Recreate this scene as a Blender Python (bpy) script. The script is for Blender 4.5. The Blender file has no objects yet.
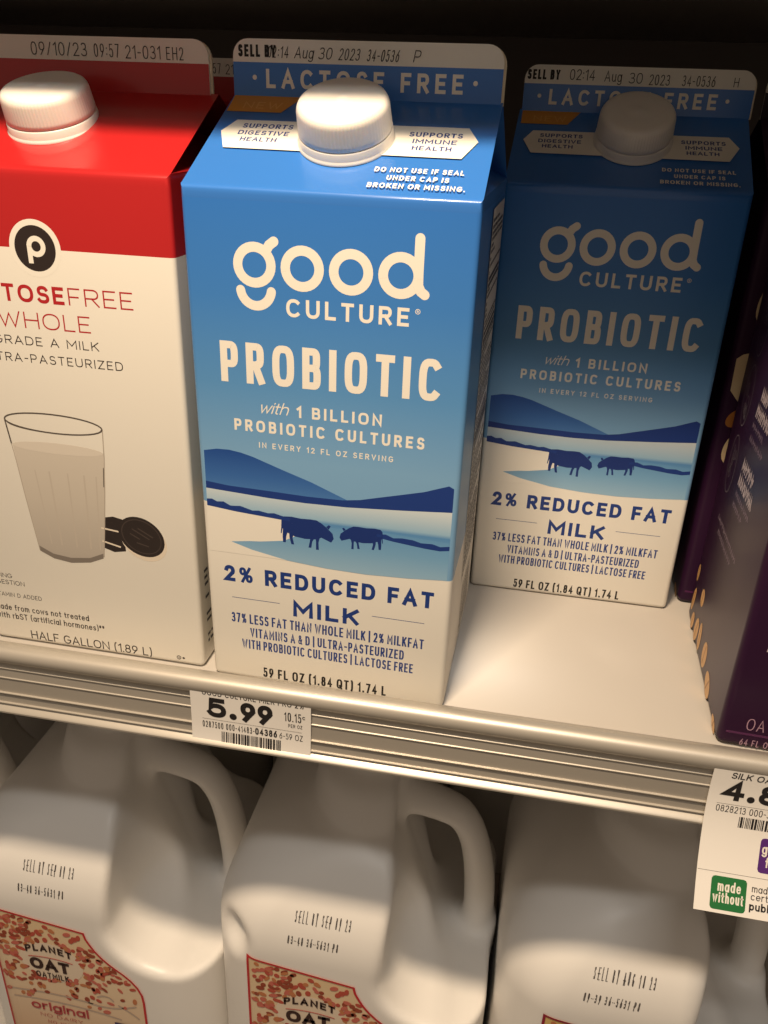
import bpy, bmesh, math, random
import numpy as np
from mathutils import Vector, Matrix

random.seed(4)
scene = bpy.context.scene
COL = scene.collection
MM = 0.001

# ------------------------------------------------------------------ materials
def lin(c):
    return c / 12.92 if c <= 0.04045 else ((c + 0.055) / 1.055) ** 2.4

def rgb(r, g, b):
    return (lin(r / 255), lin(g / 255), lin(b / 255), 1.0)

MATS = {}

def mat(name, color, rough=0.5, metal=0.0, spec=0.5, coat=0.0, coat_rough=0.1, mottle=0.0, mottle_scale=60.0, bump=0.0, bump_scale=400.0, sss=0.0):
    if name in MATS:
        return MATS[name]
    m = bpy.data.materials.new(name)
    m.use_nodes = True
    nt = m.node_tree
    b = nt.nodes['Principled BSDF']
    b.inputs['Base Color'].default_value = color
    b.inputs['Roughness'].default_value = rough
    b.inputs['Metallic'].default_value = metal
    b.inputs['Specular IOR Level'].default_value = spec
    b.inputs['Coat Weight'].default_value = coat
    b.inputs['Coat Roughness'].default_value = coat_rough
    if sss:
        b.inputs['Subsurface Weight'].default_value = sss
        b.inputs['Subsurface Radius'].default_value = (0.004, 0.003, 0.002)
        b.inputs['Subsurface Scale'].default_value = 1.0
    tc = nt.nodes.new('ShaderNodeTexCoord')
    if mottle:
        n = nt.nodes.new('ShaderNodeTexNoise')
        n.inputs['Scale'].default_value = mottle_scale
        n.inputs['Detail'].default_value = 4
        mx = nt.nodes.new('ShaderNodeMix')
        mx.data_type = 'RGBA'
        mx.inputs[6].default_value = tuple(c * (1 - mottle) for c in color[:3]) + (1,)
        mx.inputs[7].default_value = tuple(min(1, c * (1 + mottle)) for c in color[:3]) + (1,)
        nt.links.new(tc.outputs['Object'], n.inputs['Vector'])
        nt.links.new(n.outputs['Fac'], mx.inputs[0])
        nt.links.new(mx.outputs[2], b.inputs['Base Color'])
    if bump:
        n2 = nt.nodes.new('ShaderNodeTexNoise')
        n2.inputs['Scale'].default_value = bump_scale
        n2.inputs['Detail'].default_value = 3
        bp = nt.nodes.new('ShaderNodeBump')
        bp.inputs['Strength'].default_value = bump
        bp.inputs['Distance'].default_value = 0.0004
        nt.links.new(tc.outputs['Object'], n2.inputs['Vector'])
        nt.links.new(n2.outputs['Fac'], bp.inputs['Height'])
        nt.links.new(bp.outputs['Normal'], b.inputs['Normal'])
    MATS[name] = m
    return m

def ramp_mat(name, stops, rough=0.4, bump=0.06, coat=0.0):
    """printed board whose ink runs through colour stops [(height in m, colour)] up the object's own z axis"""
    m = mat(name, stops[0][1], rough=rough, coat=coat, bump=bump, bump_scale=90.0)
    nt = m.node_tree
    b = nt.nodes['Principled BSDF']
    tc = [n for n in nt.nodes if n.type == 'TEX_COORD'][0]
    sep = nt.nodes.new('ShaderNodeSeparateXYZ')
    mr = nt.nodes.new('ShaderNodeMapRange')
    z0, z1 = stops[0][0], stops[-1][0]
    mr.inputs['From Min'].default_value = z0
    mr.inputs['From Max'].default_value = z1
    cr = nt.nodes.new('ShaderNodeValToRGB')
    el = cr.color_ramp.elements
    while len(el) > 1:
        el.remove(el[-1])
    el[0].position = 0
    el[0].color = stops[0][1]
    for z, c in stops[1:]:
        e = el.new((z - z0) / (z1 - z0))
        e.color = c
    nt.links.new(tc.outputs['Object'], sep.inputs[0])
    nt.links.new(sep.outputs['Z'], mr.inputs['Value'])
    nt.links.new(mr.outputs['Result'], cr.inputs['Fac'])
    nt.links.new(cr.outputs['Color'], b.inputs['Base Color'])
    return m

# ------------------------------------------------------------------ mesh builder
class MB:
    def __init__(self):
        self.v, self.f, self.mi, self.mats, self.sm = [], [], [], [], []

    def slot(self, m):
        if m not in self.mats:
            self.mats.append(m)
        return self.mats.index(m)

    def add(self, verts, faces, m, smooth=False):
        o = len(self.v)
        self.v += [tuple(p) for p in verts]
        k = self.slot(m)
        for f in faces:
            self.f.append([o + i for i in f])
            self.mi.append(k)
            self.sm.append(smooth)

    def build(self, name, parent=None, weighted=False):
        me = bpy.data.meshes.new(name)
        me.from_pydata(self.v, [], self.f)
        for m in self.mats:
            me.materials.append(m)
        me.polygons.foreach_set('material_index', self.mi)
        me.polygons.foreach_set('use_smooth', self.sm)
        me.update()
        o = bpy.data.objects.new(name, me)
        COL.objects.link(o)
        if parent:
            o.parent = parent
        if weighted:
            md = o.modifiers.new('weighted_normal', 'WEIGHTED_NORMAL')
            md.keep_sharp = True
        return o

def thing(name, label, cat, loc=(0, 0, 0), rz=0.0, group=None):
    o = bpy.data.objects.new(name, None)
    COL.objects.link(o)
    o.empty_display_size = 0.02
    o.location = loc
    o.rotation_euler = (0, 0, rz)
    o['label'] = label
    o['category'] = cat
    if group:
        o['group'] = group
    return o

def copy_tree(root, loc, rz, label, group=None):
    r = root.copy()
    COL.objects.link(r)
    r.location = loc
    r.rotation_euler = (0, 0, rz)
    r['label'] = label
    if group:
        r['group'] = group
    def rec(src, dst):
        for ch in list(src.children):
            c = ch.copy()
            COL.objects.link(c)
            c.parent = dst
            c.matrix_parent_inverse = ch.matrix_parent_inverse.copy()
            rec(ch, c)
    rec(root, r)
    return r

# ------------------------------------------------------------------ monoline lettering
# every glyph: (width, [paths]); a path is a list of (x, y) points and arcs ('a', cx, cy, rx, ry, from, to)
def A_(cx, cy, rx, ry, a0, a1):
    return ('a', cx, cy, rx, ry, a0, a1)

ELL = lambda cx, cy, rx, ry: [A_(cx, cy, rx, ry, 0, 360)]
G = {
 'A': (.86, [[(0, 0), (.5, 1), (1, 0)], [(.17, .32), (.83, .32)]]),
 'B': (.70, [[(0, .52), (0, 1), (.55, 1), A_(.58, .76, .36, .24, 90, -90), (0, .52)], [(0, .52), (.6, .52), A_(.62, .26, .38, .26, 90, -90), (0, 0), (0, .52)]]),
 'C': (.84, [[A_(.52, .5, .52, .5, 48, 312)]]),
 'D': (.80, [[(0, 0), (0, 1), (.42, 1), A_(.42, .5, .58, .5, 90, -90), (0, 0)]]),
 'E': (.60, [[(1, 1), (0, 1), (0, 0), (1, 0)], [(0, .51), (.86, .51)]]),
 'F': (.58, [[(1, 1), (0, 1), (0, 0)], [(0, .48), (.86, .48)]]),
 'G': (.86, [[A_(.5, .5, .5, .5, 48, 345), (1, .46), (.58, .46)]]),
 'H': (.78, [[(0, 0), (0, 1)], [(1, 0), (1, 1)], [(0, .51), (1, .51)]]),
 'I': (.0, [[(0, 0), (0, 1)]]),
 'J': (.5, [[(1, 1), (1, .3), A_(.5, .3, .5, .3, 0, -170)]]),
 'K': (.72, [[(0, 0), (0, 1)], [(1, 1), (0, .38)], [(.36, .6), (1, 0)]]),
 'L': (.56, [[(0, 1), (0, 0), (1, 0)]]),
 'M': (.98, [[(0, 0), (0, 1), (.5, .32), (1, 1), (1, 0)]]),
 'N': (.80, [[(0, 0), (0, 1), (1, 0), (1, 1)]]),
 'O': (.92, [ELL(.5, .5, .5, .5)]),
 'P': (.68, [[(0, 0), (0, 1), (.55, 1), A_(.58, .72, .42, .28, 90, -90), (0, .44)]]),
 'Q': (.92, [ELL(.5, .5, .5, .5), [(.6, .28), (1, -.05)]]),
 'R': (.70, [[(0, 0), (0, 1), (.55, 1), A_(.58, .73, .4, .27, 90, -90), (0, .46)], [(.5, .46), (1, 0)]]),
 'S': (.66, [[A_(.5, .755, .44, .245, 25, 270), A_(.5, .255, .5, .255, 90, -155)]]),
 'T': (.68, [[(0, 1), (1, 1)], [(.5, 1), (.5, 0)]]),
 'U': (.78, [[(0, 1), (0, .38), A_(.5, .38, .5, .38, 180, 360), (1, 1)]]),
 'V': (.82, [[(0, 1), (.5, 0), (1, 1)]]),
 'W': (1.22, [[(0, 1), (.26, 0), (.5, .86), (.74, 0), (1, 1)]]),
 'X': (.76, [[(0, 0), (1, 1)], [(0, 1), (1, 0)]]),
 'Y': (.76, [[(0, 1), (.5, .45), (1, 1)], [(.5, .45), (.5, 0)]]),
 'Z': (.70, [[(0, 1), (1, 1), (0, 0), (1, 0)]]),
 '0': (.64, [ELL(.5, .5, .5, .5)]),
 '1': (.28, [[(0, .8), (1, 1), (1, 0)]]),
 '2': (.62, [[A_(.5, .72, .47, .28, 165, -25), (0, 0), (1, 0)]]),
 '3': (.60, [[A_(.47, .755, .42, .245, 150, -90)], [(.4, .51), A_(.47, .255, .53, .255, 90, -155)]]),
 '4': (.68, [[(.74, 0), (.74, 1), (0, .27), (1, .27)]]),
 '5': (.60, [[(.9, 1), (.14, 1), (.06, .52), A_(.47, .32, .53, .32, 125, -155)]]),
 '6': (.62, [ELL(.5, .31, .5, .31), [(.78, 1), (.06, .46)]]),
 '7': (.60, [[(0, 1), (1, 1), (.36, 0)]]),
 '8': (.62, [ELL(.5, .76, .42, .24), ELL(.5, .26, .5, .26)]),
 '9': (.62, [ELL(.5, .69, .5, .31), [(.22, 0), (.94, .54)]]),
 'a': (.60, [ELL(.47, .33, .47, .33), [(1, .68), (1, 0)]]),
 'b': (.60, [ELL(.53, .33, .47, .33), [(0, 1), (0, 0)]]),
 'c': (.56, [[A_(.52, .33, .5, .33, 50, 310)]]),
 'd': (.60, [ELL(.47, .33, .47, .33), [(1, 1), (1, 0)]]),
 'e': (.60, [[(.03, .34), (.97, .34), A_(.5, .33, .48, .33, 0, 310)]]),
 'f': (.34, [[(1, .97), A_(.75, .8, .4, .2, 90, 180), (.35, 0)], [(0, .62), (.9, .62)]]),
 'g': (.60, [ELL(.47, .33, .47, .33), [(1, .68), (1, -.08), A_(.5, -.08, .5, .22, 0, -150)]]),
 'h': (.54, [[(0, 1), (0, 0)], [(0, .36), A_(.5, .36, .5, .31, 180, 0), (1, 0)]]),
 'i': (.0, [[(0, 0), (0, .66)], [(0, .88), (0, .94)]]),
 'l': (.0, [[(0, 0), (0, 1)]]),
 'm': (.88, [[(0, .68), (0, 0)], [(0, .4), A_(.25, .4, .25, .27, 180, 0), (.5, 0)], [(.5, .4), A_(.75, .4, .25, .27, 180, 0), (1, 0)]]),
 'n': (.52, [[(0, .68), (0, 0)], [(0, .36), A_(.5, .36, .5, .31, 180, 0), (1, 0)]]),
 'o': (.64, [ELL(.5, .33, .5, .33)]),
 'p': (.60, [ELL(.53, .33, .47, .33), [(0, .68), (0, -.3)]]),
 'r': (.32, [[(0, .68), (0, 0)], [(0, .34), A_(.8, .34, .8, .33, 180, 80)]]),
 's': (.46, [[A_(.5, .5, .42, .165, 30, 270), A_(.5, .17, .5, .17, 90, -150)]]),
 't': (.34, [[(.4, .9), (.4, .16), A_(.75, .16, .35, .16, 180, 280)], [(0, .64), (1, .64)]]),
 'u': (.54, [[(0, .68), (0, .3), A_(.5, .3, .5, .3, 180, 360), (1, .68)], [(1, .3), (1, 0)]]),
 'v': (.54, [[(0, .68), (.5, 0), (1, .68)]]),
 'w': (.84, [[(0, .68), (.26, 0), (.5, .62), (.74, 0), (1, .68)]]),
 'y': (.54, [[(0, .68), (.5, 0)], [(1, .68), (.3, -.3)]]),
 'k': (.5, [[(0, 1), (0, 0)], [(1, .68), (0, .24)], [(.35, .4), (1, 0)]]),
 'x': (.5, [[(0, 0), (1, .68)], [(0, .68), (1, 0)]]),
 'z': (.48, [[(0, .66), (1, .66), (0, 0), (1, 0)]]),
 '%': (.92, [ELL(.2, .78, .2, .22), ELL(.8, .22, .2, .22), [(.82, 1), (.18, 0)]]),
 '&': (.74, [[(1, 0), (.2, .72), A_(.42, .8, .26, .2, 200, -20), (.1, .4), A_(.4, .24, .4, .24, 150, 310), (1, .5)]]),
 '.': (.0, [[(0, 0), (0, .03)]]),
 ',': (.1, [[(1, .05), (0, -.12)]]),
 ':': (.0, [[(0, .18), (0, .22)], [(0, .66), (0, .7)]]),
 '-': (.34, [[(0, .45), (1, .45)]]),
 '|': (.0, [[(0, -.12), (0, 1.12)]]),
 '/': (.44, [[(0, 0), (1, 1)]]),
 '(': (.2, [[(1, 1.1), A_(1, .5, 1, .62, 105, 255)]]),
 ')': (.2, [[A_(0, .5, 1, .62, 75, -75)]]),
 '[': (.2, [[(1, 1.1), (0, 1.1), (0, -.1), (1, -.1)]]),
 '*': (.3, [[(.5, .6), (.5, 1)], [(.05, .7), (.95, .9)], [(.05, .9), (.95, .7)]]),
 "'": (.0, [[(0, .78), (0, 1)]]),
}

def path_points(path, w, h, sup, step=7):
    """centreline points of one path in a box w x h; sup > 2 squares the bowls"""
    pts = []
    closed = len(path) == 1 and path[0][0] == 'a' and abs(path[0][6] - path[0][5]) >= 359.9
    for e in path:
        if e[0] == 'a':
            _, cx, cy, rx, ry, a0, a1 = e
            n = max(3, int(abs(a1 - a0) / (360 / (step * 4))))
            for i in range(n + (0 if closed else 1)):
                t = math.radians(a0 + (a1 - a0) * i / n)
                c, s = math.cos(t), math.sin(t)
                x = math.copysign(abs(c) ** (2 / sup), c)
                y = math.copysign(abs(s) ** (2 / sup), s)
                pts.append(((cx + rx * x) * w, (cy + ry * y) * h))
        else:
            pts.append((e[0] * w, e[1] * h))
    out = []
    for p in pts:
        if not out or math.hypot(p[0] - out[-1][0], p[1] - out[-1][1]) > 1e-6:
            out.append(p)
    if not closed and len(out) > 3 and math.hypot(out[0][0] - out[-1][0], out[0][1] - out[-1][1]) < 1e-6:
        out.pop()
        closed = True
    return out, closed

def ribbon(pts, closed, t, rnd=False):
    """polygons covering a stroke of thickness t along pts"""
    n = len(pts)
    h = t / 2
    L, R = [], []
    for i in range(n):
        a = pts[i - 1] if (i > 0 or closed) else None
        b = pts[(i + 1) % n] if (i < n - 1 or closed) else None
        p = pts[i]
        def nrm(u, v):
            dx, dy = v[0] - u[0], v[1] - u[1]
            l = math.hypot(dx, dy) or 1e-9
            return (-dy / l, dx / l)
        if a and b:
            n1, n2 = nrm(a, p), nrm(p, b)
            mx, my = n1[0] + n2[0], n1[1] + n2[1]
            l2 = mx * mx + my * my
            k = min(2.0 / l2, 4.0 / math.sqrt(l2) / 1.0) if l2 > 1e-6 else 0
            if l2 > 1e-6:
                k = 2.0 / l2
                ln = math.sqrt(l2) * k
                if ln > 2.2:
                    k *= 2.2 / ln
            ox, oy = mx * k * h, my * k * h
        else:
            q = nrm(p, b) if b else nrm(a, p)
            ox, oy = q[0] * h, q[1] * h
        L.append((p[0] + ox, p[1] + oy))
        R.append((p[0] - ox, p[1] - oy))
    polys = []
    for i in range(n if closed else n - 1):
        j = (i + 1) % n
        polys.append([R[i], R[j], L[j], L[i]])
    if rnd and not closed:
        for p, q in ((pts[0], pts[1]), (pts[-1], pts[-2])):
            a0 = math.atan2(p[1] - q[1], p[0] - q[0])
            polys.append([(p[0] + h * math.cos(a0 + math.pi * (k / 8 - .5)), p[1] + h * math.sin(a0 + math.pi * (k / 8 - .5))) for k in range(9)])
    return polys

def text(s, u0, u1, v, cap, wt=.16, sp=.16, sup=2.3, rnd=False, dot=0.0, slant=0.0, arch=0.0, space=.30, slope=0.0):
    """s written from u0 to u1 with its baseline at v and capitals cap high: list of 2D polygons.
    wt: stroke / cap height; sp: gap between letters / cap height; dot > 0 prints in dots"""
    t = wt * cap
    # solve the width factor
    var = fix = 0.0
    for i, ch in enumerate(s):
        if ch == ' ':
            var += space * cap
        else:
            var += G[ch][0] * (cap - t)
            fix += t
        if i < len(s) - 1:
            fix += sp * cap
    k = max(.05, (u1 - u0 - fix) / max(var, 1e-9))
    polys = []
    x = u0
    for ch in s:
        if ch == ' ':
            x += space * cap * k + sp * cap
            continue
        w0, paths = G[ch]
        w = w0 * (cap - t) * k
        tt = t * .72 if ch in '%&' else t
        for p in paths:
            pts, closed = path_points(p, w, cap - t, sup)
            pts = [(x + t / 2 + q[0], t / 2 + q[1]) for q in pts]
            if not closed and len(pts) > 1 and not rnd:
                # butt ends: push them out by half a stroke where the path ends on the box
                def ext(p, q):
                    dx, dy = p[0] - q[0], p[1] - q[1]
                    l = math.hypot(dx, dy) or 1e-9
                    return (p[0] + dx / l * t / 2, p[1] + dy / l * t / 2)
                pts = [ext(pts[0], pts[1])] + pts[1:-1] + [ext(pts[-1], pts[-2])] if len(pts) > 2 else [ext(pts[0], pts[1]), ext(pts[1], pts[0])]
            if dot:
                seq = pts + ([pts[0]] if closed else [])
                ln = [math.hypot(b[0] - a[0], b[1] - a[1]) for a, b in zip(seq, seq[1:])]
                tot = sum(ln)
                nd = max(1, int(round(tot / dot)))
                for i in range(nd + (0 if closed else 1)):
                    d = tot * i / nd
                    for (a, b), l in zip(zip(seq, seq[1:]), ln):
                        if d <= l + 1e-12:
                            f = d / l if l else 0
                            cx, cy = a[0] + (b[0] - a[0]) * f, a[1] + (b[1] - a[1]) * f
                            polys.append([(cx + t * .5 * math.cos(q * math.pi / 3), cy + t * .5 * math.sin(q * math.pi / 3)) for q in range(6)])
                            break
                        d -= l
            else:
                polys += ribbon(pts, closed, tt, rnd)
        x += w + t + sp * cap
    um = (u0 + u1) / 2
    hw = (u1 - u0) / 2
    out = []
    for p in polys:
        q = []
        for (a, b) in p:
            a += slant * b
            bb = b + slope * (a - um)
            if arch:
                bb += arch * (1 - ((a - um) / hw) ** 2)
            q.append((a, v + bb))
        out.append(q)
    return out

def line(a, b, t):
    return ribbon([a, b], False, t)

def disc(cx, cy, rx, ry, n=28, rot=0.0):
    c, s = math.cos(rot), math.sin(rot)
    out = []
    for i in range(n):
        x, y = rx * math.cos(2 * math.pi * i / n), ry * math.sin(2 * math.pi * i / n)
        out.append((cx + x * c - y * s, cy + x * s + y * c))
    return [out]

def ring(cx, cy, rx, ry, t, a0=0, a1=360, n=32, rot=0.0):
    c, s = math.cos(rot), math.sin(rot)
    pts = []
    full = abs(a1 - a0) >= 360
    for i in range(n if full else n + 1):
        a = math.radians(a0 + (a1 - a0) * i / n)
        x, y = rx * math.cos(a), ry * math.sin(a)
        pts.append((cx + x * c - y * s, cy + x * s + y * c))
    return ribbon(pts, full, t, not full)

def band(top, bot):
    """quads between an upper and a lower outline sampled at the same number of x positions"""
    def at(poly, x):
        for a, b in zip(poly, poly[1:]):
            if a[0] <= x <= b[0]:
                f = (x - a[0]) / ((b[0] - a[0]) or 1)
                return a[1] + (b[1] - a[1]) * f
        return poly[0][1] if x < poly[0][0] else poly[-1][1]
    x0, x1 = max(top[0][0], bot[0][0]), min(top[-1][0], bot[-1][0])
    xs = sorted({x0, x1} | {p[0] for p in top + bot if x0 < p[0] < x1})
    out = []
    for a, b in zip(xs, xs[1:]):
        out.append([(a, at(bot, a)), (b, at(bot, b)), (b, at(top, b)), (a, at(top, a))])
    return out

LIFT = [0]

def put(mb, polys, place, m, scale=MM):
    """print polygons (in mm) through place(u, v) -> point; always wound to face the viewer"""
    for p in polys:
        a = 0.0
        for i in range(len(p)):
            x0, y0 = p[i]
            x1, y1 = p[(i + 1) % len(p)]
            a += x0 * y1 - x1 * y0
        q = p if a >= 0 else p[::-1]
        pts = [Vector(place(x * scale, y * scale)) for x, y in q]
        nrm = Vector((0, 0, 0))
        for i in range(len(pts)):
            nrm += pts[i].cross(pts[(i + 1) % len(pts)])
        nrm.normalize()
        lift = (LIFT[0] % 8) * 1.0e-6
        LIFT[0] += 1
        mb.add([pt + nrm * lift for pt in pts], [list(range(len(q)))], m)

# ------------------------------------------------------------------ colours
CREAM = mat('white_coated_board', rgb(236, 232, 222), rough=0.42, bump=0.05, bump_scale=90)
BOARD_EDGE = mat('raw_board_edge', rgb(226, 214, 190), rough=0.8)
PRINT_WHITE = mat('white_ink', rgb(238, 233, 222), rough=0.45)
NAVY = mat('navy_ink', rgb(28, 58, 130), rough=0.45)
NAVY_DARK = mat('dark_navy_ink', rgb(24, 50, 118), rough=0.45)
BLACK = mat('black_ink', rgb(24, 20, 20), rough=0.55)
GREYINK = mat('grey_ink', rgb(120, 116, 112), rough=0.55)
ORANGE = mat('orange_ink', rgb(214, 148, 52), rough=0.42)
BLUE_TOP = mat('blue_ink', rgb(52, 116, 198), rough=0.30, coat=.4, coat_rough=.14, bump=0.06, bump_scale=90)
RED_INK = mat('red_ink', rgb(180, 32, 34), rough=0.30, coat=.4, coat_rough=.14, bump=0.06, bump_scale=90)
CAP_WHITE = mat('white_cap_plastic', rgb(232, 228, 222), rough=0.38, sss=0.25)

SKY = ramp_mat('blue_sky_print', [(0.098, rgb(124, 170, 210)), (0.125, rgb(88, 146, 202)), (0.155, rgb(62, 126, 200)), (0.190, rgb(47, 115, 200))], rough=0.36)

# ------------------------------------------------------------------ gable-top carton
HW = 0.0475

def carton_shell(he, zf, body_mat, gable_mat, zcut=None, low_mat=None, r=0.0022, bulge=0.0, zcut_left=None, yr=HW):
    """closed gable-top box: returns (verts, faces, material keys) split into body and gable parts"""
    bm = bmesh.new()
    V = {}
    def v(k, x, y, z):
        V[k] = bm.verts.new((x, y, z))
    w = HW
    D = 2 * HW
    for k, x, y in (('fl', -w, 0), ('fr', w, 0), ('br', w, D), ('bl', -w, D)):
        v(k + '0', x, y, 0)
        v(k + '1', x - (.0017 if k[1] == 'l' else 0) * bulge, y, he)
    ap = 0.0135
    v('rl', -w + .0006, yr, zf)
    v('rr', w - .0006, yr, zf)
    v('al', -ap * 0.35, yr, zf - .001)
    v('ar', ap * 0.35, yr, zf - .001)
    F = lambda *k: bm.faces.new([V[i] for i in k])
    F('fl0', 'fr0', 'fr1', 'fl1')
    F('fr0', 'br0', 'br1', 'fr1')
    F('br0', 'bl0', 'bl1', 'br1')
    F('bl0', 'fl0', 'fl1', 'bl1')
    F('fl0', 'bl0', 'br0', 'fr0')
    F('fl1', 'fr1', 'rr', 'rl')
    F('br1', 'bl1', 'rl', 'rr')
    F('fr1', 'br1', 'ar')
    F('fr1', 'ar', 'rr')
    F('br1', 'rr', 'ar')
    F('bl1', 'fl1', 'al')
    F('fl1', 'rl', 'al')
    F('bl1', 'al', 'rl')
    bm.normal_update()
    E = []
    for a, b in (('fl0', 'fl1'), ('fr0', 'fr1'), ('br0', 'br1'), ('bl0', 'bl1'), ('fl1', 'fr1'), ('bl1', 'br1'), ('fl0', 'fr0'), ('fr0', 'br0'), ('br0', 'bl0'), ('bl0', 'fl0')):
        e = bm.edges.get([V[a], V[b]])
        E.append(e)
    bmesh.ops.bevel(bm, geom=E, offset=r, segments=4, profile=0.5, affect='EDGES', clamp_overlap=True)
    if zcut is not None:
        bmesh.ops.bisect_plane(bm, geom=bm.verts[:] + bm.edges[:] + bm.faces[:], dist=1e-6, plane_co=(0, 0, zcut), plane_no=(0, 0, 1))
    if zcut_left is not None:
        bmesh.ops.bisect_plane(bm, geom=bm.verts[:] + bm.edges[:] + bm.faces[:], dist=1e-6, plane_co=(0, 0, zcut_left), plane_no=(0, 0, 1))
    zs = he - 0.004
    bmesh.ops.bisect_plane(bm, geom=bm.verts[:] + bm.edges[:] + bm.faces[:], dist=1e-6, plane_co=(0, 0, zs), plane_no=(0, 0, 1))
    bm.normal_update()
    body, gable = MB(), MB()
    for f in bm.faces:
        c = f.calc_center_median()
        pts = [tuple(p.co) for p in f.verts]
        if c.z < zs:
            cut = zcut
            if zcut_left is not None and c.x < -HW + .0025:
                cut = zcut_left
            m = low_mat if (zcut is not None and c.z < cut) else body_mat
            body.add(pts, [list(range(len(pts)))], m, True)
        else:
            gable.add(pts, [list(range(len(pts)))], gable_mat, True)
    bm.free()
    return body, gable

def weld(o):
    me = o.data
    bm = bmesh.new()
    bm.from_mesh(me)
    bmesh.ops.remove_doubles(bm, verts=bm.verts[:], dist=4e-6)
    for e in bm.edges:
        if len(e.link_faces) == 2 and e.calc_face_angle(0) > 0.6:
            e.smooth = False
    bm.to_mesh(me)
    bm.free()

def screw_cap(parent, he, zf, u=-0.0012, s=0.0295, yr=HW, lean=0.0, sink=0.0):
    """ribbed white closure standing square on the front roof panel, with the ring it snaps off as a sub-part"""
    ang = math.atan2(zf - he, yr)
    M = Matrix.Translation((u, s * math.cos(ang), he + s * math.sin(ang))) @ Matrix.Rotation(ang - lean, 4, 'X') @ Matrix.Translation((0, 0, -sink))
    def lathe(prof, n, ribs=None):
        verts, faces = [], []
        for k, (r, z) in enumerate(prof):
            for i in range(n):
                rr = r
                if ribs and ribs[k] and i % 3 == 0:
                    rr -= ribs[k]
                a = 2 * math.pi * i / n
                verts.append(M @ Vector((rr * math.cos(a), rr * math.sin(a), z)))
        for k in range(len(prof) - 1):
            for i in range(n):
                j = (i + 1) % n
                faces.append([k * n + i, k * n + j, (k + 1) * n + j, (k + 1) * n + i])
        faces.append([(len(prof) - 1) * n + i for i in range(n)])
        return verts, faces
    n = 240
    mb = MB()
    prof = [(.01505, .0036), (.01525, .0038), (.0152, .0052), (.0149, .0104), (.0147, .0113), (.0142, .0122), (.0134, .01275), (.0122, .0130), (.006, .0131), (.0022, .0131), (.0018, .0133), (.0003, .0133)]
    ribs = [0, 0, .00022, .00022, .0001, 0, 0, 0, 0, 0, 0, 0]
    vs, fs = lathe(prof, n, ribs)
    mb.add(vs, fs, CAP_WHITE, True)
    cap = mb.build('screw_cap', parent)
    mb = MB()
    vs, fs = lathe([(.0160, -.0004), (.0160, .0003), (.0156, .0006), (.01555, .0008), (.01545, .0030), (.0152, .0034), (.0135, .0034)], 96)
    mb.add(vs, fs, CAP_WHITE, True)
    mb.build('tamper_ring', cap)
    return cap

def seal_fin(parent, zf, zt, ink, strip_frac, board=CREAM, front_prints=(), dx=0.0, yr=HW):
    """upright sealed flap on the ridge: printed front ply, unprinted rear ply standing a little proud of it"""
    def ply(x0, x1, y0, y1, z0, z1, rc):
        out = [(x0, z0), (x1, z0)]
        for k in range(7):
            a = math.pi / 2 * k / 6
            out.append((x1 - rc + rc * math.cos(a), z1 - rc + rc * math.sin(a)))
        for k in range(7):
            a = math.pi / 2 + math.pi / 2 * k / 6
            out.append((x0 + rc + rc * math.cos(a), z1 - rc + rc * math.sin(a)))
        n = len(out)
        verts = [(x, y0, z) for x, z in out] + [(x, y1, z) for x, z in out]
        faces = [list(range(n)), list(range(2 * n - 1, n - 1, -1))] + [[i, i + n, (i + 1) % n + n, (i + 1) % n] for i in range(n)]
        return verts, faces
    mb = MB()
    vs, fs = ply(-.0470 + dx, .0462 + dx, yr - .0009, yr + .0001, zf - .001, zt, .0055)
    mb.add(vs, fs, board)
    yf = yr - .0009 - .00006
    hs = zf + (zt - zf) * strip_frac
    put(mb, [[(-46.98 + dx / MM, (zf - .0008) / MM), (46.18 + dx / MM, (zf - .0008) / MM), (46.18 + dx / MM, hs / MM), (-46.98 + dx / MM, hs / MM)]], lambda u, v: (u, yf, v), ink)
    for polys, m in front_prints:
        put(mb, polys, lambda u, v: (u, yf - .00006, v), m)
    fin = mb.build('top_seal', parent)
    mb = MB()
    vs, fs = ply(-.0464 + dx, .0470 + dx, yr + .0001, yr + .0010, zf - .001, zt - .0003, .0058)
    mb.add(vs, fs, BOARD_EDGE)
    mb.build('rear_ply', fin)
    return fin

def roof_map(he, zf, off=.00007, yr=HW, du=0.0):
    ang = math.atan2(zf - he, yr)
    c, s = math.cos(ang), math.sin(ang)
    off *= .3
    k = math.hypot(zf - he, yr) / math.hypot(zf - he, HW)
    return lambda u, v: (u + du, v * k * c - off * s, he + v * k * s + off * c)

def face_map(off=.00007):
    off *= .3
    return lambda u, v: (u, -off, v)

# ------------------------------------------------------------------ the blue milk carton
HE, ZF, ZT = 0.1884, 0.2151, 0.2320

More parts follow.
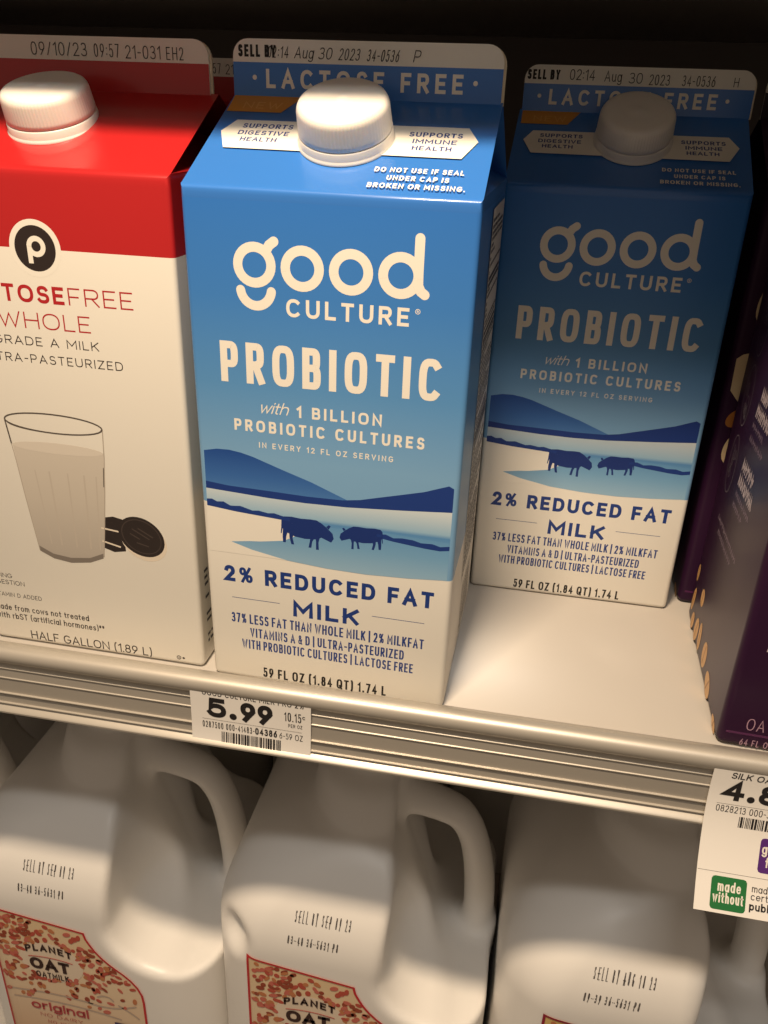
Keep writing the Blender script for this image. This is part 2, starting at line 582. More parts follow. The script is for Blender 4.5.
def cow(x, y, s, flip=1, sy=1.35):
    body = [(0, 1.0), (.6, 1.55), (3, 1.72), (6, 1.5), (9, 1.62), (11, 1.55), (12.6, .9), (14, .1), (16, -1.3), (16.4, -2.6), (15.6, -3.6), (14.6, -3.3), (14.2, -2.5), (13.0, -2.2), (12.2, -2.8), (10.6, -3.3), (7.2, -3.5), (4, -3.2), (2.2, -2.6), (.5, -2.2), (-.2, -.8)]
    legs = [[(.3, -.5), (2.0, -1.6), (1.3, -3.4), (1.1, -5.0), (.2, -5.0), (.1, -3.6)],
            [(2.2, -1.8), (3.8, -2.2), (3.3, -3.6), (3.8, -5.3), (2.9, -5.3), (2.3, -3.6)],
            [(9.2, -2.6), (10.6, -2.6), (9.6, -4.0), (9.3, -5.6), (8.4, -5.6), (8.8, -4.0)],
            [(10.6, -2.4), (12.2, -2.2), (11.6, -4.0), (11.7, -5.9), (10.8, -5.9), (10.8, -4.0)],
            [(-.2, .8), (.2, 1.0), (.1, -1.6), (-.2, -2.8), (-.5, -2.8), (-.3, -1.2)],
            [(14.0, .2), (14.8, .75), (15.4, .5), (14.8, -.4)]]
    def tr(p):
        return [(x + flip * a * s, y + b * s * sy) for a, b in p]
    # fan the body so that the concave outline fills correctly
    c = (7.0, -1.0)
    out = []
    for i in range(len(body)):
        out.append(tr([c, body[i], body[(i + 1) % len(body)]]))
    return out + [tr(l) for l in legs]

def blue_carton(label, loc, rz, yr=HW, du=0.0):
    root = thing('milk_carton', label, 'milk carton', loc, rz, None)
    body, gable = carton_shell(HE, ZF, SKY, BLUE_TOP, 0.0580, CREAM, bulge=1.0, zcut_left=.0785, yr=yr)
    fm = face_map(.00006)
    E = 45.3
    EL = 46.0
    FIELD = ramp_mat('pale_field_print', [(0.0560, rgb(160, 192, 214)), (0.0660, rgb(146, 184, 212)), (0.0705, rgb(110, 158, 200)), (0.0750, rgb(88, 142, 194)), (0.0765, rgb(150, 188, 214)), (0.0860, rgb(214, 222, 224))], rough=0.42)
    MTN = ramp_mat('far_mountain_print', [(0.082, rgb(78, 128, 188)), (0.090, rgb(56, 104, 172)), (0.1005, rgb(30, 72, 146))], rough=0.42)
    # landscape, laid from the back of the picture to the front
    top = [(-EL, 98.8), (-41, 99.9), (-36.4, 100.0), (-32, 99.4), (-27.6, 98.3), (-16, 94.3), (-5.9, 91.0), (1.3, 88.1), (8.5, 85.2)]
    put(body, band(top, [(-EL, 84), (8.5, 84)]), fm, MTN)
    fm2 = face_map(.00010)
    put(body, band([(-EL, 85.4), (-22.1, 84.6), (7.2, 84), (E, 86.5)], [(-EL, 58.02), (E, 58.02)]), fm2, FIELD)
    fm3 = face_map(.00014)
    put(body, band([(-EL, 86.8), (-37.1, 85.9), (-22.1, 85.6), (-7.4, 85.2), (5.7, 85.4), (12, 86.3), (18.5, 88), (27, 90.2), (35, 92.3), (40.5, 94.4), (43.5, 95.5), (E, 94.6)],
                  [(-EL, 84.0), (-22.2, 82.8), (-8, 82.5), (7.2, 82.8), (28, 84.2), (E, 85.6)]), fm3, NAVY)
    # white ground: left of the cows and everything under the pasture
    put(body, band([(-EL, 78), (-34.5, 76.4), (-17.1, 75.4), (-8, 72), (-4, 68)], [(-EL, 57.9), (-4, 57.9)]), fm3, CREAM)
    PAST = ramp_mat('pasture_print', [(0.0560, rgb(150, 186, 212)), (0.0660, rgb(118, 166, 204)), (0.0750, rgb(96, 150, 198))], rough=0.42)
    fm4 = face_map(.00018)
    put(body, band([(-37, 62.9), (-30, 64.0), (-25.7, 64.4), (-16.5, 66.0), (-12, 68.5), (-8, 72.8), (0, 73.8), (20, 74.6), (E, 73.5)],
                  [(-37, 62.8), (-28.9, 60.4), (-15.1, 57.8), (0, 56.6), (15, 56.3), (31, 57), (E, 58.2)]), fm4, PAST)
    put(body, band([(-24, 59.6), (-15.1, 57.9)], [(-24, 57.95), (-15.1, 57.85)]), face_map(.00016), CREAM)
    fm5 = face_map(.00022)
    put(body, band([(-EL, 79.6), (-44, 79.8), (-42, 78.9), (-39.5, 79.2), (-37, 77.9), (-35.9, 77.9), (-33, 78.2), (-28.3, 76.9), (-26, 77.2), (-22.3, 76.6), (-20, 76.9), (-17.1, 76.2), (-14, 75.6)],
                  [(-EL, 76.9), (-34.5, 75.7), (-17.1, 74.6), (-14, 74.3)]), fm5, NAVY)
    put(body, band([(18.5, 73.6), (22, 73.9), (24.8, 72.8), (28, 73.2), (31.9, 73.0), (35, 72.2), (39, 72.4), (42, 71.6), (E, 72.2)],
                  [(18.5, 72.4), (24.8, 71.4), (36.3, 70.2), (42, 69.9), (E, 70.5)]), fm5, NAVY)
    put(body, cow(-17.0, 73.6, 1.2), fm5, NAVY_DARK)
    put(body, cow(20.6, 73.6, .96, -1, 1.3), fm5, NAVY_DARK)
    # lettering
    W = PRINT_WHITE
    T = 3.1
    rm = 5.62
    logo = ring(-24.7, 165.0, rm, rm, T) + ring(-8.7, 164.8, rm, rm, T) + ring(7.3, 164.8, rm, rm, T) + ring(23.3, 164.9, rm, rm, T)
    logo += ribbon([(-20.9, 169.2), (-19.6, 171.4), (-18.0, 172.6)], False, T, True)
    logo += ring(-24.4, 157.6, 5.3, 5.6, T, 188, 352)
    logo += ribbon([(28.9, 176.4), (28.9, 166), (29.0, 162.2), (29.9, 160.4), (31.2, 159.5)], False, T, True)
    put(body, logo, fm, W)
    put(body, text('CULTURE', -14.2, 26.6, 149.2, 5.9, wt=.19, sp=.30), fm, W)
    put(body, ring(29.3, 154.2, .75, .75, .2, n=14) + text('R', 29.0, 29.6, 153.8, .8, wt=.2), fm, W)
    put(body, text('PROBIOTIC', -37.9, 38.1, 125.3, 14.2, wt=.178, sp=.20, sup=3.2), fm, W)
    put(body, text('with', -24.8, -14.4, 115.1, 4.4, wt=.10, sp=.07, slant=.36, rnd=True), fm, W)
    put(body, text('1 BILLION', -11.0, 19.0, 114.7, 4.2, wt=.20, sp=.32, sup=2.8), fm, W)
    put(body, text('PROBIOTIC CULTURES', -33.9, 34.0, 107.9, 4.3, wt=.20, sp=.32, sup=2.8), fm, W)
    put(body, text('IN EVERY 12 FL OZ SERVING', -25.0, 23.5, 102.1, 2.1, wt=.17, sp=.40), fm, W)
    N = NAVY
    put(body, text('2% REDUCED FAT', -40.7, 41.0, 45.4, 7.0, wt=.225, sp=.21), fm, N)
    put(body, text('MILK', -13.2, 12.8, 33.4, 7.0, wt=.225, sp=.24), fm, N)
    put(body, line((-38, 38.3), (-18.6, 38.3), .22) + line((17.9, 38.5), (38.1, 38.5), .22), fm, N)
    put(body, text('37% LESS FAT THAN WHOLE MILK | 2% MILKFAT', -38.6, 38.4, 26.9, 4.4, wt=.145, sp=.115, sup=2.8, space=.16), fm, N)
    put(body, text('VITAMINS A & D | ULTRA-PASTEURIZED', -31.1, 31.0, 20.7, 4.3, wt=.145, sp=.115, sup=2.8, space=.16), fm, N)
    put(body, text('WITH PROBIOTIC CULTURES | LACTOSE FREE', -34.7, 34.8, 15.0, 4.3, wt=.145, sp=.115, sup=2.8, space=.16), fm, N)
    put(body, text('59 FL OZ [1.84 QT) 1.74 L'.replace('[', '('), -26.2, 24.6, 2.2, 4.6, wt=.165, sp=.15, sup=3, space=.24), fm, BLACK)
    # nutrition panel on the side, its small print as fine rules
    sm = lambda u, v: (HW + .00007, u, v)
    sm2 = lambda u, v: (HW + .00012, u, v)
    put(body, [[(40, 34), (91, 34), (91, 182.5), (40, 182.5)]], sm, CREAM)
    rr = random.Random(11)
    z = 179
    rows = []
    while z > 37:
        if abs(z - 158) < 3 or abs(z - 138) < 2.5 or abs(z - 100) < 2.5:
            rows.append([(42, z - 1.6), (89, z - 1.6), (89, z), (42, z)])
        else:
            x = 42
            while x < 86:
                w = rr.uniform(1.2, 4.5)
                rows.append([(x, z - 1.2), (min(x + w, 89), z - 1.2), (min(x + w, 89), z), (x, z)])
                x += w + rr.uniform(.6, 1.4)
                if rr.random() < .05:
                    break
        z -= rr.uniform(1.9, 2.5)
    put(body, rows, sm2, mat('small_print_ink', rgb(66, 64, 70), rough=.6))
    rows = [[(46 + i * 1.55, 6), (46 + i * 1.55 + rr.choice([.4, .7, 1.0]), 6), (46 + i * 1.55 + rr.choice([.4, .7]), 29), (46 + i * 1.55, 29)] for i in range(22)]
    put(body, rows, sm2, GREYINK)
    b = body.build('body', root)
    weld(b)
    # roof panel print
    rmap = roof_map(HE, ZF, yr=yr, du=du)
    rmap2 = roof_map(HE, ZF, .00012, yr, du)
    put(gable, [[(-44.6, 30.6), (-40.9, 21.0), (37.6, 20.6), (41.7, 30.4), (37.8, 38.2), (-41.0, 37.8)]], rmap, PRINT_WHITE)
    put(gable, [[(-46.6, 43.0), (-27.2, 43.0), (-21.8, 53.6), (-46.6, 53.6)]], rmap, ORANGE)
    put(gable, text('NEW', -41.5, -28.0, 45.2, 4.2, wt=.12, sp=.3), rmap2, mat('pale_orange_ink', rgb(228, 172, 88), rough=.42))
    nv = MATS['navy_ink']
    put(gable, text('SUPPORTS', -37.9, -20.4, 33.0, 2.7, wt=.19, sp=.18), rmap2, nv)
    put(gable, text('DIGESTIVE', -38.4, -20.9, 28.9, 2.6, wt=.19, sp=.18), rmap2, nv)
    put(gable, text('HEALTH', -36.6, -24.1, 25.1, 2.5, wt=.19, sp=.18), rmap2, nv)
    put(gable, text('SUPPORTS', 19.0, 36.4, 32.0, 2.7, wt=.19, sp=.18), rmap2, nv)
    put(gable, text('IMMUNE', 20.7, 35.0, 28.1, 2.6, wt=.19, sp=.18), rmap2, nv)
    put(gable, text('HEALTH', 21.1, 33.8, 24.3, 2.5, wt=.19, sp=.18), rmap2, nv)
    put(gable, text('DO NOT USE IF SEAL', 11.6, 39.7, 11.7, 2.5, wt=.19, sp=.18, space=.24), rmap2, W)
    put(gable, text('UNDER CAP IS', 16.2, 35.6, 7.5, 2.5, wt=.19, sp=.18, space=.24), rmap2, W)
    put(gable, text('BROKEN OR MISSING.', 10.9, 41.1, 3.3, 2.5, wt=.19, sp=.18, space=.24), rmap2, W)
    g = gable.build('gable_top', root)
    weld(g)
    z0 = ZF / MM
    prints = [(text('LACTOSE FREE', -35.2, 33.2, z0 + 2.0, 5.9, wt=.2, sp=.36), W),
              (disc(-39.3, z0 + 5.2, .8, .8, 12) + disc(37.3, z0 + 5.4, .8, .8, 12), W),
              (text('SELL BY', -45.0, -31.6, 226.5, 3.7, wt=.21, sp=.16, sup=3), BLACK)]
    return root, prints

def coded_fin(root, prints, code_polys, zf=ZF, zt=ZT, ink=BLUE_TOP, yr=HW, du=0.0, cap_u=-.0012):
    seal_fin(root, zf, zt, ink, 0.58, CREAM, prints + [(code_polys, mat('thin_black_code', rgb(40, 34, 32), rough=.6))], dx=du, yr=yr)
    screw_cap(root, HE, zf, u=cap_u, yr=yr)

CA, pr = blue_carton('brightly lit blue milk carton at the front of the shelf above the 5.99 tag', (0, 0, .0003), math.radians(-1.134))
codeA = (text('02', -34.5, -31.6, 226.4, 3.5, wt=.09, slant=.12) + text(':14', -30.9, -27.2, 226.4, 3.5, wt=.09, slant=.12) + text('Aug', -25.1, -18.4, 226.4, 3.5, wt=.085, slant=.2, sup=2.6)
         + text('30', -16.6, -12.0, 226.3, 3.5, wt=.085, slant=.2) + text('2023', -9.6, -1.2 - 2.4 + 1.2, 226.2, 3.5, wt=.085, slant=.2)
         + text('34-0536', -1.0 + 1.2, 11.0, 226.1, 3.5, wt=.085, slant=.2) + text('P', 16.0, 18.2, 226.2, 3.5, wt=.085, slant=.2))
coded_fin(CA, pr, codeA)
CB, pr = blue_carton('shadowed blue milk carton set back, with bare shelf in front of it', (0.09706, 0.09800, .0003), math.radians(-0.271), yr=.0400, du=.0009)
codeB = (text('02:14', -27.5, -17.2, 226.6, 4.0, wt=.085) + text('Aug', -13.2, -6.2, 226.4, 4.0, wt=.08) + text('30', -3.2, 2.2, 226.0, 3.9, wt=.08)
         + text('2023', 5.0, 13.2, 225.6, 3.9, wt=.08) + text('34-0536', 18.2, 31.2, 225.6, 3.9, wt=.08) + text('H', 38.5, 40.4, 225.8, 3.4, wt=.08))
coded_fin(CB, pr, codeB, yr=.0400, du=.0009, cap_u=.0008)
for r_ in (CA, CB):
    r_['group'] = 'blue lactose free milk cartons'

# ------------------------------------------------------------------ the red and white carton
def red_carton(label, loc, rz, code):
    he, zf, zt = 0.1905, 0.2147, 0.2316
    root = thing('milk_carton', label, 'milk carton', loc, rz)
    body, gable = carton_shell(he, zf, RED_INK, RED_INK, 0.1648, CREAM)
    fm, fm2, fm3, fm4 = (face_map(o) for o in (.00006, .00010, .00014, .00018))
    RT = mat('red_lettering_ink', rgb(176, 34, 40), rough=.5)
    DK = mat('charcoal_ink', rgb(44, 34, 32), rough=.5)
    cx, cy = -3.1, 164.9
    put(body, disc(cx, cy, 9.55, 9.55, 40), fm, CREAM)
    put(body, disc(cx, cy, 7.6, 7.6, 40), fm2, DK)
    put(body, ring(cx + .5, cy + .7, 2.6, 2.6, 1.75) + ribbon([(cx - 2.1, cy + 1.4), (cx - 2.1, cy - 5.0)], False, 1.75), fm3, PRINT_WHITE)
    put(body, text('LACTOSE', -37.6, 5.3, 146.4, 6.1, wt=.20, sp=.22), fm, RT)
    put(body, text('FREE', 6.9, 30.9, 146.5, 6.0, wt=.09, sp=.26), fm, RT)
    put(body, text('WHOLE', -21.4, 14.0, 137.2, 5.8, wt=.09, sp=.24), fm, RT)
    put(body, text('GRADE A MILK', -24.5, 16.3, 131.0, 3.2, wt=.115, sp=.30), fm, DK)
    put(body, text('ULTRA-PASTEURIZED', -31.4, 24.8, 124.6, 3.2, wt=.115, sp=.30), fm, DK)
    # the pictured glass of milk
    gl = mat('glass_print_grey', rgb(176, 166, 154), rough=.5)
    mk = ramp_mat('milk_print', [(0.045, rgb(178, 170, 160)), (0.07, rgb(196, 188, 176)), (0.093, rgb(204, 196, 184))], rough=.5, bump=0)
    out = mat('glass_outline_print', rgb(88, 80, 74), rough=.5)
    put(body, [[(-19.9, 46.6), (-14, 43.6), (-6.5, 42.6), (2, 44.0), (8, 47.0), (10.2, 62), (12.4, 83), (13.2, 92), (-24.2, 92), (-22.6, 72)]], fm, mk)
    put(body, disc(-5.6, 91.8, 18.6, 2.2, 32), fm2, mat('milk_surface_print', rgb(212, 204, 192), rough=.5))
    put(body, [[(-20.0, 48.6), (-14, 45.6), (-6.5, 44.7), (2, 45.8), (8, 48.6), (7.9, 46.4), (2, 43.7), (-6.5, 42.4), (-14, 43.4), (-19.8, 46.2)]], fm2, mat('glass_base_print', rgb(126, 118, 110), rough=.5))
    for x0, x1, t in ((-14, -16.5, .5), (-9.5, -10.5, .7), (-3, -2.8, .6), (3, 4.0, .7), (7.0, 9.0, .5)):
        put(body, line((x0, 50), (x1, 82), t), fm2, mat('milk_streak_print', rgb(190, 181, 169), rough=.5))
    put(body, ring(-6.0, 101.7, 19.8, 3.7, .55, rot=-.012), fm3, out)
    put(body, ring(-6.0, 101.2, 19.3, 3.3, .22, 180, 360), fm3, out)
    put(body, ribbon([(-25.8, 101.6), (-23.9, 86), (-22.4, 70), (-20.2, 50), (-19.8, 46.4)], False, .35) + ribbon([(13.9, 101.2), (13.3, 90), (11.9, 76), (10.2, 62), (8.2, 47.0)], False, .4), fm3, gl)
    put(body, ribbon([(-25.8, 101.6), (-24.6, 92)], False, .6) + ribbon([(11.8, 78), (12.6, 86)], False, .5), fm3, out)
    # pictured sandwich cookies
    dk = mat('cookie_print', rgb(44, 36, 34), rough=.55)
    dk2 = mat('cookie_relief_print', rgb(72, 62, 58), rough=.55)
    cr = mat('cookie_cream_print', rgb(226, 214, 196), rough=.55)
    put(body, [[(8.6, 64.6), (14, 65.8), (18, 65.0), (18, 51), (13, 50.0), (8.4, 51.5)]], fm, dk)
    put(body, line((8.5, 60.2), (16, 59.4), .7) + line((8.3, 54.4), (16, 52.6), .7), fm2, cr)
    put(body, disc(26.0, 56.6, 9.9, 8.4, 36, -.50), fm2, cr)
    put(body, disc(25.2, 58.3, 9.9, 8.2, 36, -.50), fm3, dk)
    put(body, ring(25.2, 58.4, 8.4, 6.9, .35, rot=-.5), fm4, dk2)
    for a, b in (((20.5, 59.4), (24.5, 57.2)), ((21.5, 61.5), (28.5, 57.6)), ((24, 62), (30, 58.6)), ((23, 55.6), (28, 54.4))):
        put(body, line(a, b, .5), fm4, dk2)
    # small print
    put(body, text('AIDING', -45.3, -34.9, 31.0, 2.1, wt=.12, sp=.18), fm, DK)
    put(body, text('DIGESTION', -45.3, -29.7, 27.8, 2.1, wt=.12, sp=.18), fm, DK)
    put(body, text('VITAMIN D ADDED', -45.3, -22.9, 21.8, 2.0, wt=.12, sp=.18), fm, DK)
    put(body, text('made from cows not treated', -45.3, -2.3, 15.0, 2.9, wt=.14, sp=.13), fm, DK)
    put(body, text('with rbST (artificial hormones)**', -45.4, 4.2, 10.8, 2.9, wt=.14, sp=.13), fm, DK)
    put(body, text('HALF GALLON (1.89 L)', -30.7, 24.6, 1.9, 4.1, wt=.12, sp=.14), fm, DK)
    put(body, ring(36.6, 3.4, .85, .85, .3) + text('U', 36.2, 37, 2.9, 1.0, wt=.2) + disc(38.7, 3.4, .55, .5), fm, DK)
    sm = lambda u, v: (HW + .00007, u, v)
    rr = random.Random(5)
    rows = []
    for z in (42, 39, 36, 30, 22, 19, 12, 9):
        x = 6
        while x < 40:
            w = rr.uniform(1.5, 5)
            rows.append([(x, z), (x + w, z), (x + w, z + 1.3), (x, z + 1.3)])
            x += w + 1
    put(body, rows, sm, MATS['small_print_ink'])
    b = body.build('body', root)
    weld(b)
    g = gable.build('gable_top', root)
    weld(g)
    seal_fin(root, zf, zt, RED_INK, 0.55, CREAM, [(code, MATS['thin_black_code'])], dx=-.0022)
    screw_cap(root, he, zf, u=-.0062, s=.0300, lean=math.radians(5), sink=.0011)
    return root

CR = (-0.10036, 0.00376, .0003)
codeC = text('09/10/23', -23.6, -1.8, 225.3, 4.2, wt=.075, sp=.2) + text('09:57', 1.0, 9.6 + 1.0, 225.2, 4.2, wt=.075, sp=.2) + text('21-031', 13.0, 26.2, 225.0, 4.1, wt=.075, sp=.18) + text('EH2', 28.4, 33.8 + 1.0, 224.9, 4.0, wt=.075, sp=.2)
RC = red_carton('red and white milk carton with a pictured glass and cookies, nearest row', CR, math.radians(-0.51), codeC)
RC2 = copy_tree(RC, (-0.0995, 0.1040, .0003), math.radians(.4), 'second red and white carton hidden behind the red one, its top strip just showing')

# ------------------------------------------------------------------ purple oat milk cartons
PURPLE = mat('glossy_purple_print', rgb(50, 24, 52), rough=.34, spec=.15, coat=.03, coat_rough=.2, bump=.05, bump_scale=60)
PURPLE_DK = mat('dark_purple_print', rgb(36, 18, 38), rough=.24, coat=.35, coat_rough=.12)
PURPLE_LT = mat('lighter_purple_print', rgb(88, 44, 84), rough=.25, coat=.3, coat_rough=.12)
LILAC = mat('lilac_ink', rgb(176, 140, 160), rough=.4)
OAT = mat('oat_flake_print', rgb(206, 160, 104), rough=.45)
OAT_DK = mat('oat_flake_crease_print', rgb(166, 116, 66), rough=.45)

def flake(x, y, w, h, rot):
    a = disc(x, y, w / 2, h / 2, 18, rot)
    c, s = math.cos(rot + math.pi / 2), math.sin(rot + math.pi / 2)
    b = ribbon([(x - c * h * .36, y - s * h * .36), (x + .2, y), (x + c * h * .36, y + s * h * .36)], False, w * .09, True)
    return a, b

def purple_carton(label, loc, rz):
    root = thing('oat_milk_carton', label, 'oat milk carton', loc, rz)
    body, gable = carton_shell(.1895, .2155, PURPLE, PURPLE, None, None, r=.003)
    # left side: u runs from the front edge back
    lm = lambda o: (lambda u, v: (-HW - o, u, v))
    def side(polys, o, m):
        for p in polys:
            ar = sum(p[i][0] * p[(i + 1) % len(p)][1] - p[(i + 1) % len(p)][0] * p[i][1] for i in range(len(p)))
            q = p[::-1] if ar > 0 else p
            body.add([lm(o)(x * MM, y * MM) for x, y in q], [list(range(len(q)))], m)
    for x, y, w, h, r_ in ((88, 12, 5, 13, .2), (81, 4.5, 6, 9, .3), (71.6, 22, 7, 8.5, .1), (70, 6.5, 8, 12, .25), (61, 8.5, 6, 13, -.15), (46, 9, 9, 12, .1), (30.5, 4.8, 12, 8.5, .5), (9, 2.2, 9, 4, .3), (90, 25, 4, 9, .1)):
        a, b = flake(x, y, w, h, r_)
        side(a, .00007, OAT)
        side(b, .00012, OAT_DK)
    line_ink = mat('fine_line_ink', rgb(112, 100, 108), rough=.4)
    for cy in (143, 114.3, 84.8):
        side(ring(75.5, cy, 6.5, 12.5, .45, n=40), .00007, line_ink)
        rr = random.Random(int(cy))
        for k in range(7):
            x, y = 75.5 + rr.uniform(-3, 3), cy + rr.uniform(-8, 8)
            side(ring(x, y, rr.uniform(1, 2.2), rr.uniform(1.2, 2.6), .3, n=12), .00007, line_ink)
    def words(s, u_a, u_b, v, cap, wt, m, **k):
        # written so that it reads from the carton's left: its rear edge is on the reader's left
        side([[(u_a - (x - 0), y) for x, y in p] for p in text(s, 0, u_a - u_b, v, cap, wt=wt, **k)], .00007, m)
    silver = mat('silver_ink', rgb(206, 190, 196), rough=.4)
    dim = mat('dim_lilac_ink', rgb(138, 116, 136), rough=.4)
    rr = random.Random(3)
    # headings and the fine print under them, too small and dark in the photograph to read
    def squiggle(u_a, u_b, v, cap, t, m):
        x = u_a
        while x - 1.2 > u_b:
            w = rr.uniform(1.0, 2.6)
            side(ribbon([(x, v), (x - w * .3, v + cap), (x - w * .7, v + cap * rr.uniform(.2, .6)), (x - w, v + cap * rr.uniform(0, .9))], False, t, True), .00007, m)
            x -= w + .9
    for u_a, u_b, v in ((54, 43, 119), (56.2, 32, 112), (57.5, 36, 89.5), (58.3, 30, 83)):
        squiggle(u_a, u_b, v, 4.6, 1.0, silver)
    for u_a, u_b, v in ((57.5, 38, 107), (56.9, 34, 102), (58.4, 30.8, 78), (58.8, 40, 73.2), (77.5, 34.8, 58.8), (72.5, 41, 54)):
        squiggle(u_a, u_b, v, 2.2, .5, dim)
    fm = face_map(.00007)
    put(body, text('OATMILK', 9.0 - HW / MM, 29.5 - HW / MM, 8.6, 5.3, wt=.07, sp=.16), fm, LILAC)
    put(body, text('64 FL OZ (2 QT) 1.89 L', 8.2 - HW / MM, 38 - HW / MM, 1.4, 2.9, wt=.11, sp=.18), fm, LILAC)
    put(body, [[(-45.0, 6.2), (45.0, 6.2), (45.0, 7.2), (-45.0, 7.2)]], fm, PURPLE_LT)
    put(body, [[(-38.8, 43.5), (-30, 43.5), (-30, 56), (-37.2, 56)]], fm, silver)
    # coconut and almond pictures by the lower left corner of the front
    coco = mat('coconut_print', rgb(214, 190, 152), rough=.45)
    alm = mat('almond_print', rgb(176, 110, 48), rough=.45)
    put(body, [[(-45.2, 122), (-43, 124), (-40, 125), (-34, 124), (-32, 112), (-38, 103), (-41, 103.5), (-44.8, 108)]], fm, coco)
    put(body, disc(-39.6, 96, 5.4, 3.4, 20, .8), face_map(.0001), alm)
    put(body, disc(-38, 82, 4.4, 8, 20, -.25), fm, coco)
    put(body, disc(-38, 147, 3.4, 9, 20, -.2), fm, coco)
    b = body.build('body', root)
    weld(b)
    g = gable.build('gable_top', root)
    weld(g)
    seal_fin(root, .2155, .2325, PURPLE_DK, .55, CREAM)
    screw_cap(root, .1895, .2155)
    return root

yd = math.radians(-2.0)
PD = purple_carton('dark purple carton at the front, oat flakes printed along its base', (0.1512 + HW * math.cos(yd), 0.0026 + HW * math.sin(yd), .0003), yd)
PE = copy_tree(PD, (0.1508 + HW, 0.1055, .0003), math.radians(-1.0), 'dark purple oat milk carton standing directly behind the front purple one')

# ------------------------------------------------------------------ shelves
SHELF_WHITE = mat('white_enamel_shelf', rgb(190, 184, 176), rough=.35, coat=.15, coat_rough=.2, mottle=.03, mottle_scale=30)
RAIL = mat('satin_aluminium', rgb(186, 180, 170), rough=.42, metal=.45, bump=.04, bump_scale=300)
XL, XR = -0.55, 0.62

def extrude(profile, x0, x1, m, name, parent, smooth_ang=None, closed=True):
    mb = MB()
    n = len(profile)
    vs = [(x0, y, z) for y, z in profile] + [(x1, y, z) for y, z in profile]
    fs = [[i, i + n, (i + 1) % n + n, (i + 1) % n] for i in range(n if closed else n - 1)]
    mb.add(vs, fs, m, True)
    mb.add(vs, [list(range(n)), list(range(2 * n - 1, n - 1, -1))], m, False)
    o = mb.build(name, parent)
    me = o.data
    bm = bmesh.new()
    bm.from_mesh(me)
    bmesh.ops.remove_doubles(bm, verts=bm.verts[:], dist=1e-6)
    bmesh.ops.recalc_face_normals(bm, faces=bm.faces[:])
    for e in bm.edges:
        if len(e.link_faces) == 2 and e.calc_face_angle(0) > .5:
            e.smooth = False
    bm.to_mesh(me)
    bm.free()
    return o

def arc(cy, cz, r, a0, a1, n):
    return [(cy + r * math.cos(math.radians(a0 + (a1 - a0) * i / n)), cz + r * math.sin(math.radians(a0 + (a1 - a0) * i / n))) for i in range(n + 1)]

def rail_profile():
    p = [(-.0040, -.0010), (-.0040, .0030), (-.0075, .0078)]
    p += arc(-.0145, .0072, .0039, 62, 225, 18)            # rounded bead along the top
    p += [(-.0172, .0040), (-.0168, .0036)]
    # channel face with its fine raised lines
    y = -.0166
    for z, d in ((.0014, .0004), (-.0031, .0004), (-.0104, .0008), (-.0152, .0008)):
        p += [(y, z + .0003), (y - d, z + .0001), (y - d, z - .0002), (y, z - .0005)]
        y -= .0004
    p += [(y, -.0166), (y - .0018, -.0176), (y - .0022, -.0181), (y - .0022, -.0188), (y - .0016, -.0194), (-.0120, -.0197), (-.0040, -.0197)]
    return p

def shelf(label, z, name_rail=True, y0=0.0, depth=.62):
    root = thing('store_shelf', label, 'shelf', (0, 0, z))
    mb = MB()
    prof = [(-.0040 + y0, 0), (depth, 0), (depth, -.018), (-.0040 + y0, -.018)]
    extrude(prof, XL, XR, SHELF_WHITE, 'deck', root)
    if name_rail:
        extrude([(y + y0, zz) for y, zz in rail_profile()], XL, XR, RAIL, 'price_rail', root)
    return root

shelf('white shelf with a silver price rail carrying the milk cartons', 0.0)
LOW = -0.3445
JS = 1.022
shelf('lower white shelf that the white plastic jugs stand on', LOW)
UP = 0.300
shelf('upper shelf over the milk cartons, shading their tops', UP)

# ------------------------------------------------------------------ price tags
TAG = mat('white_tag_paper', rgb(238, 234, 228), rough=.55)

def tag_sheet(mb, x0, x1, prof, m, th=.00035, skew=0.0):
    """paper following the profile [(y, z)] from top to bottom"""
    n = len(prof)
    vs = []
    for s_ in (0, th):
        for x in (x0, x1):
            vs += [(x, y + s_, z) for y, z in prof]
    front = [[i + 1, n + i + 1, n + i, i] for i in range(n - 1)]
    rear = [[i, n + i, n + i + 1, i + 1] for i in range(n - 1)]
    mb.add(vs[:2 * n], front, m, True)
    mb.add(vs[2 * n:], rear, m, True)
    rim = [[0, n, 3 * n, 2 * n], [n - 1, 3 * n - 1, 4 * n - 1, 2 * n - 1]]
    for i in range(n - 1):
        rim.append([i, 2 * n + i, 2 * n + i + 1, i + 1])
        rim.append([n + i + 1, 3 * n + i + 1, 3 * n + i, n + i])
    mb.add(vs, rim, m, False)

def sheet_map(x0, prof, off):
    """u along x from x0, v = height coordinate measured as arc length down from the top (negative)"""
    L = [0.0]
    for a, b in zip(prof, prof[1:]):
        L.append(L[-1] + math.hypot(b[0] - a[0], b[1] - a[1]))
    def f(u, v):
        s = min(max(-v, 0.0), L[-1] - 1e-9)
        for i in range(len(prof) - 1):
            if s <= L[i + 1]:
                k = (s - L[i]) / (L[i + 1] - L[i])
                a, b = prof[i], prof[i + 1]
                dy, dz = b[0] - a[0], b[1] - a[1]
                l = math.hypot(dy, dz)
                ny, nz = dz / l, -dy / l
                return (x0 + u, a[0] + dy * k + ny * off, a[1] + dz * k + nz * off)
    return f

def subdiv(polys, n=1):
    return polys

def barcode(x0, x1, v0, v1, seed):
    rr = random.Random(seed)
    out = []
    x = x0
    while x < x1 - .4:
        w = rr.choice([.25, .25, .5, .75])
        out.append([(x, v0), (x + w, v0), (x + w, v1), (x, v1)])
        x += w + rr.choice([.25, .3, .5])
    return out

